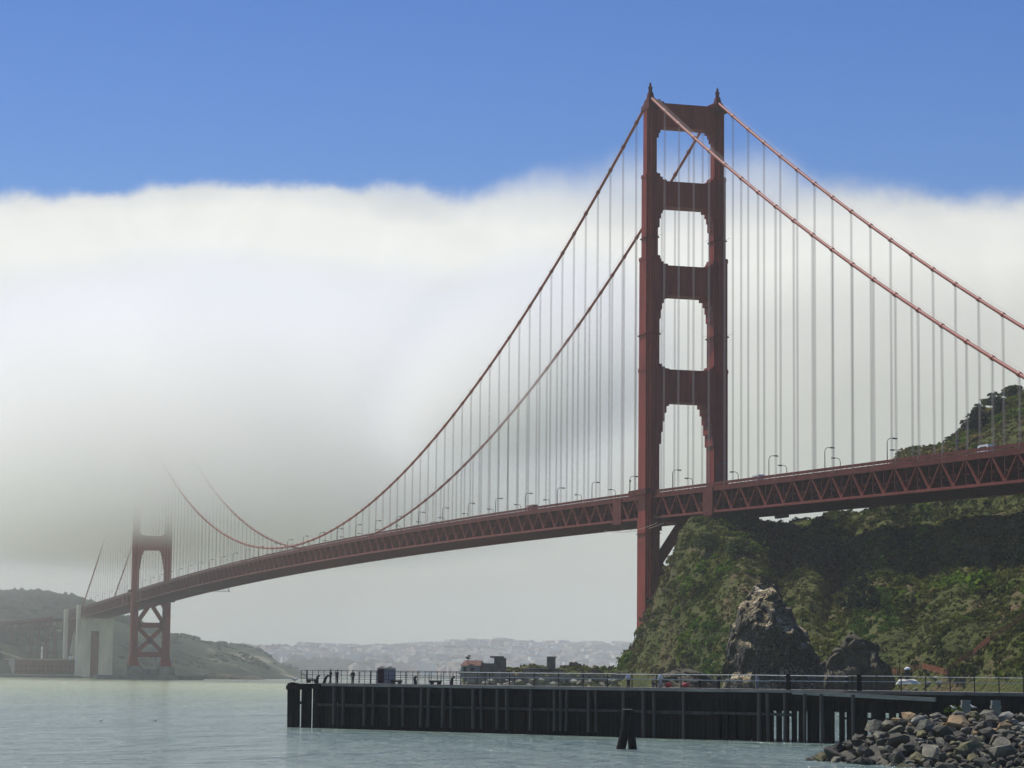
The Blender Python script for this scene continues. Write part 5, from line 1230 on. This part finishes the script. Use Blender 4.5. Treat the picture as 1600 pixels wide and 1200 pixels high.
# rubble core below
gx, gy = np.meshgrid(np.linspace(1225, 1720, 110), np.linspace(184, 232, 60), indexing='ij')
Vc = np.zeros((*gx.shape, 3))
for i in range(gx.shape[0]):
    for j in range(gx.shape[1]):
        x = (gx[i, j]-800)/FPX*gy[i, j]; Vc[i, j] = (x, gy[i, j], rz(x, gy[i, j])-.35)
Vc[..., 2] += .35*fbm(Vc/1.3, 3)
idx = np.arange(Vc.shape[0]*Vc.shape[1]).reshape(Vc.shape[:2]); F = np.stack([idx[:-1, :-1], idx[1:, :-1], idx[1:, 1:], idx[:-1, 1:]], -1).reshape(-1, 4)
tag(obj('rubble', npmesh('rubble', Vc.reshape(-1, 3), F, ROCKR[1])), 'dark rubble core of the stone bank', kind='stuff')
for px, py, lb in ((1490, 1110, 'white gull on the crest of the stone bank, left of the two'), (1521, 1109, 'white gull on the crest of the stone bank, right of the two')):
    p = P(px, py, 221); gull(Vector((p.x, 221, max(p.z, rz(p.x, 221)+.55))), 2.6, lb, .95)
for px, py, lb in ((157, 1129, 'tiny white gull floating on the open water, left of the two'), (243, 1128, 'tiny white gull floating on the open water, right of the two')):
    p = P(px, py, 1); d = ray(px, py); t_ = -H/d.z; gull(Vector((d.x*t_, d.y*t_, -.1)), 1.0, lb, 1.4)

# ---------------------------------------------------------------- haze and fog
def vol(name, me, dens, col, label, aniso=.2):
    m = bpy.data.materials.new(name); m.use_nodes = True; nt = m.node_tree; nt.nodes.clear()
    v = nt.nodes.new('ShaderNodeVolumePrincipled'); v.inputs['Density'].default_value = dens; v.inputs['Color'].default_value = (*col, 1); v.inputs['Anisotropy'].default_value = aniso
    ou = nt.nodes.new('ShaderNodeOutputMaterial'); nt.links.new(v.outputs[0], ou.inputs['Volume'])
    me.materials.append(m); o = obj(name, me); tag(o, label, kind='stuff'); return o
vol('haze', MB().box(-9600, 9600, -9600, 9600, -5, 262).mesh('haze', []), .00007, (.90, .91, .88), 'thin bluish haze over the bay')
def fogbank(c, r, dens, z0, z1, label, inner=.25):
    """soft cloud: density eases in from the ellipsoid surface and upward from its base between z0 and z1"""
    bm = bmesh.new(); bmesh.ops.create_icosphere(bm, subdivisions=4, radius=1.0)
    for v in bm.verts: v.co = Vector((v.co.x*r[0], v.co.y*r[1], v.co.z*r[2]))
    me = bpy.data.meshes.new('fog'); bm.to_mesh(me); bm.free()
    o = vol('fog', me, dens, (.9995, .9975, .979), label, .42); o.matrix_world = BM @ Matrix.Translation(c)
    nt = me.materials[0].node_tree; v = [n for n in nt.nodes if n.type == 'PRINCIPLED_VOLUME'][0]
    tcn = nt.nodes.new('ShaderNodeTexCoord')
    sc = nt.nodes.new('ShaderNodeVectorMath'); sc.operation = 'MULTIPLY'; sc.inputs[1].default_value = (1/r[0], 1/r[1], 1/r[2]); nt.links.new(tcn.outputs['Object'], sc.inputs[0])
    ln = nt.nodes.new('ShaderNodeVectorMath'); ln.operation = 'LENGTH'; nt.links.new(sc.outputs[0], ln.inputs[0])
    nz = nt.nodes.new('ShaderNodeTexNoise'); nz.inputs['Scale'].default_value = .012; nz.inputs['Detail'].default_value = 2; nt.links.new(tcn.outputs['Object'], nz.inputs['Vector'])
    ma = nt.nodes.new('ShaderNodeMath'); ma.operation = 'MULTIPLY_ADD'; ma.inputs[1].default_value = .35; nt.links.new(nz.outputs['Fac'], ma.inputs[0]); nt.links.new(ln.outputs['Value'], ma.inputs[2])
    m1 = nt.nodes.new('ShaderNodeMapRange'); m1.interpolation_type = 'SMOOTHSTEP'; m1.inputs[1].default_value = 1.12; m1.inputs[2].default_value = inner+.12; nt.links.new(ma.outputs[0], m1.inputs[0])
    se = nt.nodes.new('ShaderNodeSeparateXYZ'); nt.links.new(tcn.outputs['Object'], se.inputs[0])
    zz = nt.nodes.new('ShaderNodeMath'); zz.operation = 'MULTIPLY_ADD'; zz.inputs[1].default_value = 14; nt.links.new(nz.outputs['Fac'], zz.inputs[0]); nt.links.new(se.outputs[2], zz.inputs[2])
    m2 = nt.nodes.new('ShaderNodeMapRange'); m2.interpolation_type = 'SMOOTHSTEP'; m2.inputs[1].default_value = z0-c[2]+7; m2.inputs[2].default_value = z1-c[2]+7; nt.links.new(zz.outputs[0], m2.inputs[0])
    mu = nt.nodes.new('ShaderNodeMath'); mu.operation = 'MULTIPLY'; nt.links.new(m1.outputs[0], mu.inputs[0]); nt.links.new(m2.outputs[0], mu.inputs[1])
    md = nt.nodes.new('ShaderNodeMath'); md.operation = 'MULTIPLY'; md.inputs[1].default_value = dens; nt.links.new(mu.outputs[0], md.inputs[0])
    nt.links.new(md.outputs[0], v.inputs['Density'])
    return o
fogbank((1480, -60, 212), (900, 450, 172), .021, 103, 131, 'low fog swallowing the upper half of the far tower', .32)
fogbank((350, -34, 158), (260, 66, 72), .042, 88, 150, 'wisp of fog drifting over the far cable beyond the near tower', .25)
fogbank((2000, -300, 60), (1500, 1500, 190), .00026, -60, -50, 'pale sea mist round the far tower and shore', .45)
fogbank((4200, -1300, 60), (2300, 2600, 190), .00006, -60, -50, 'pale sea mist over the city shore', .45)
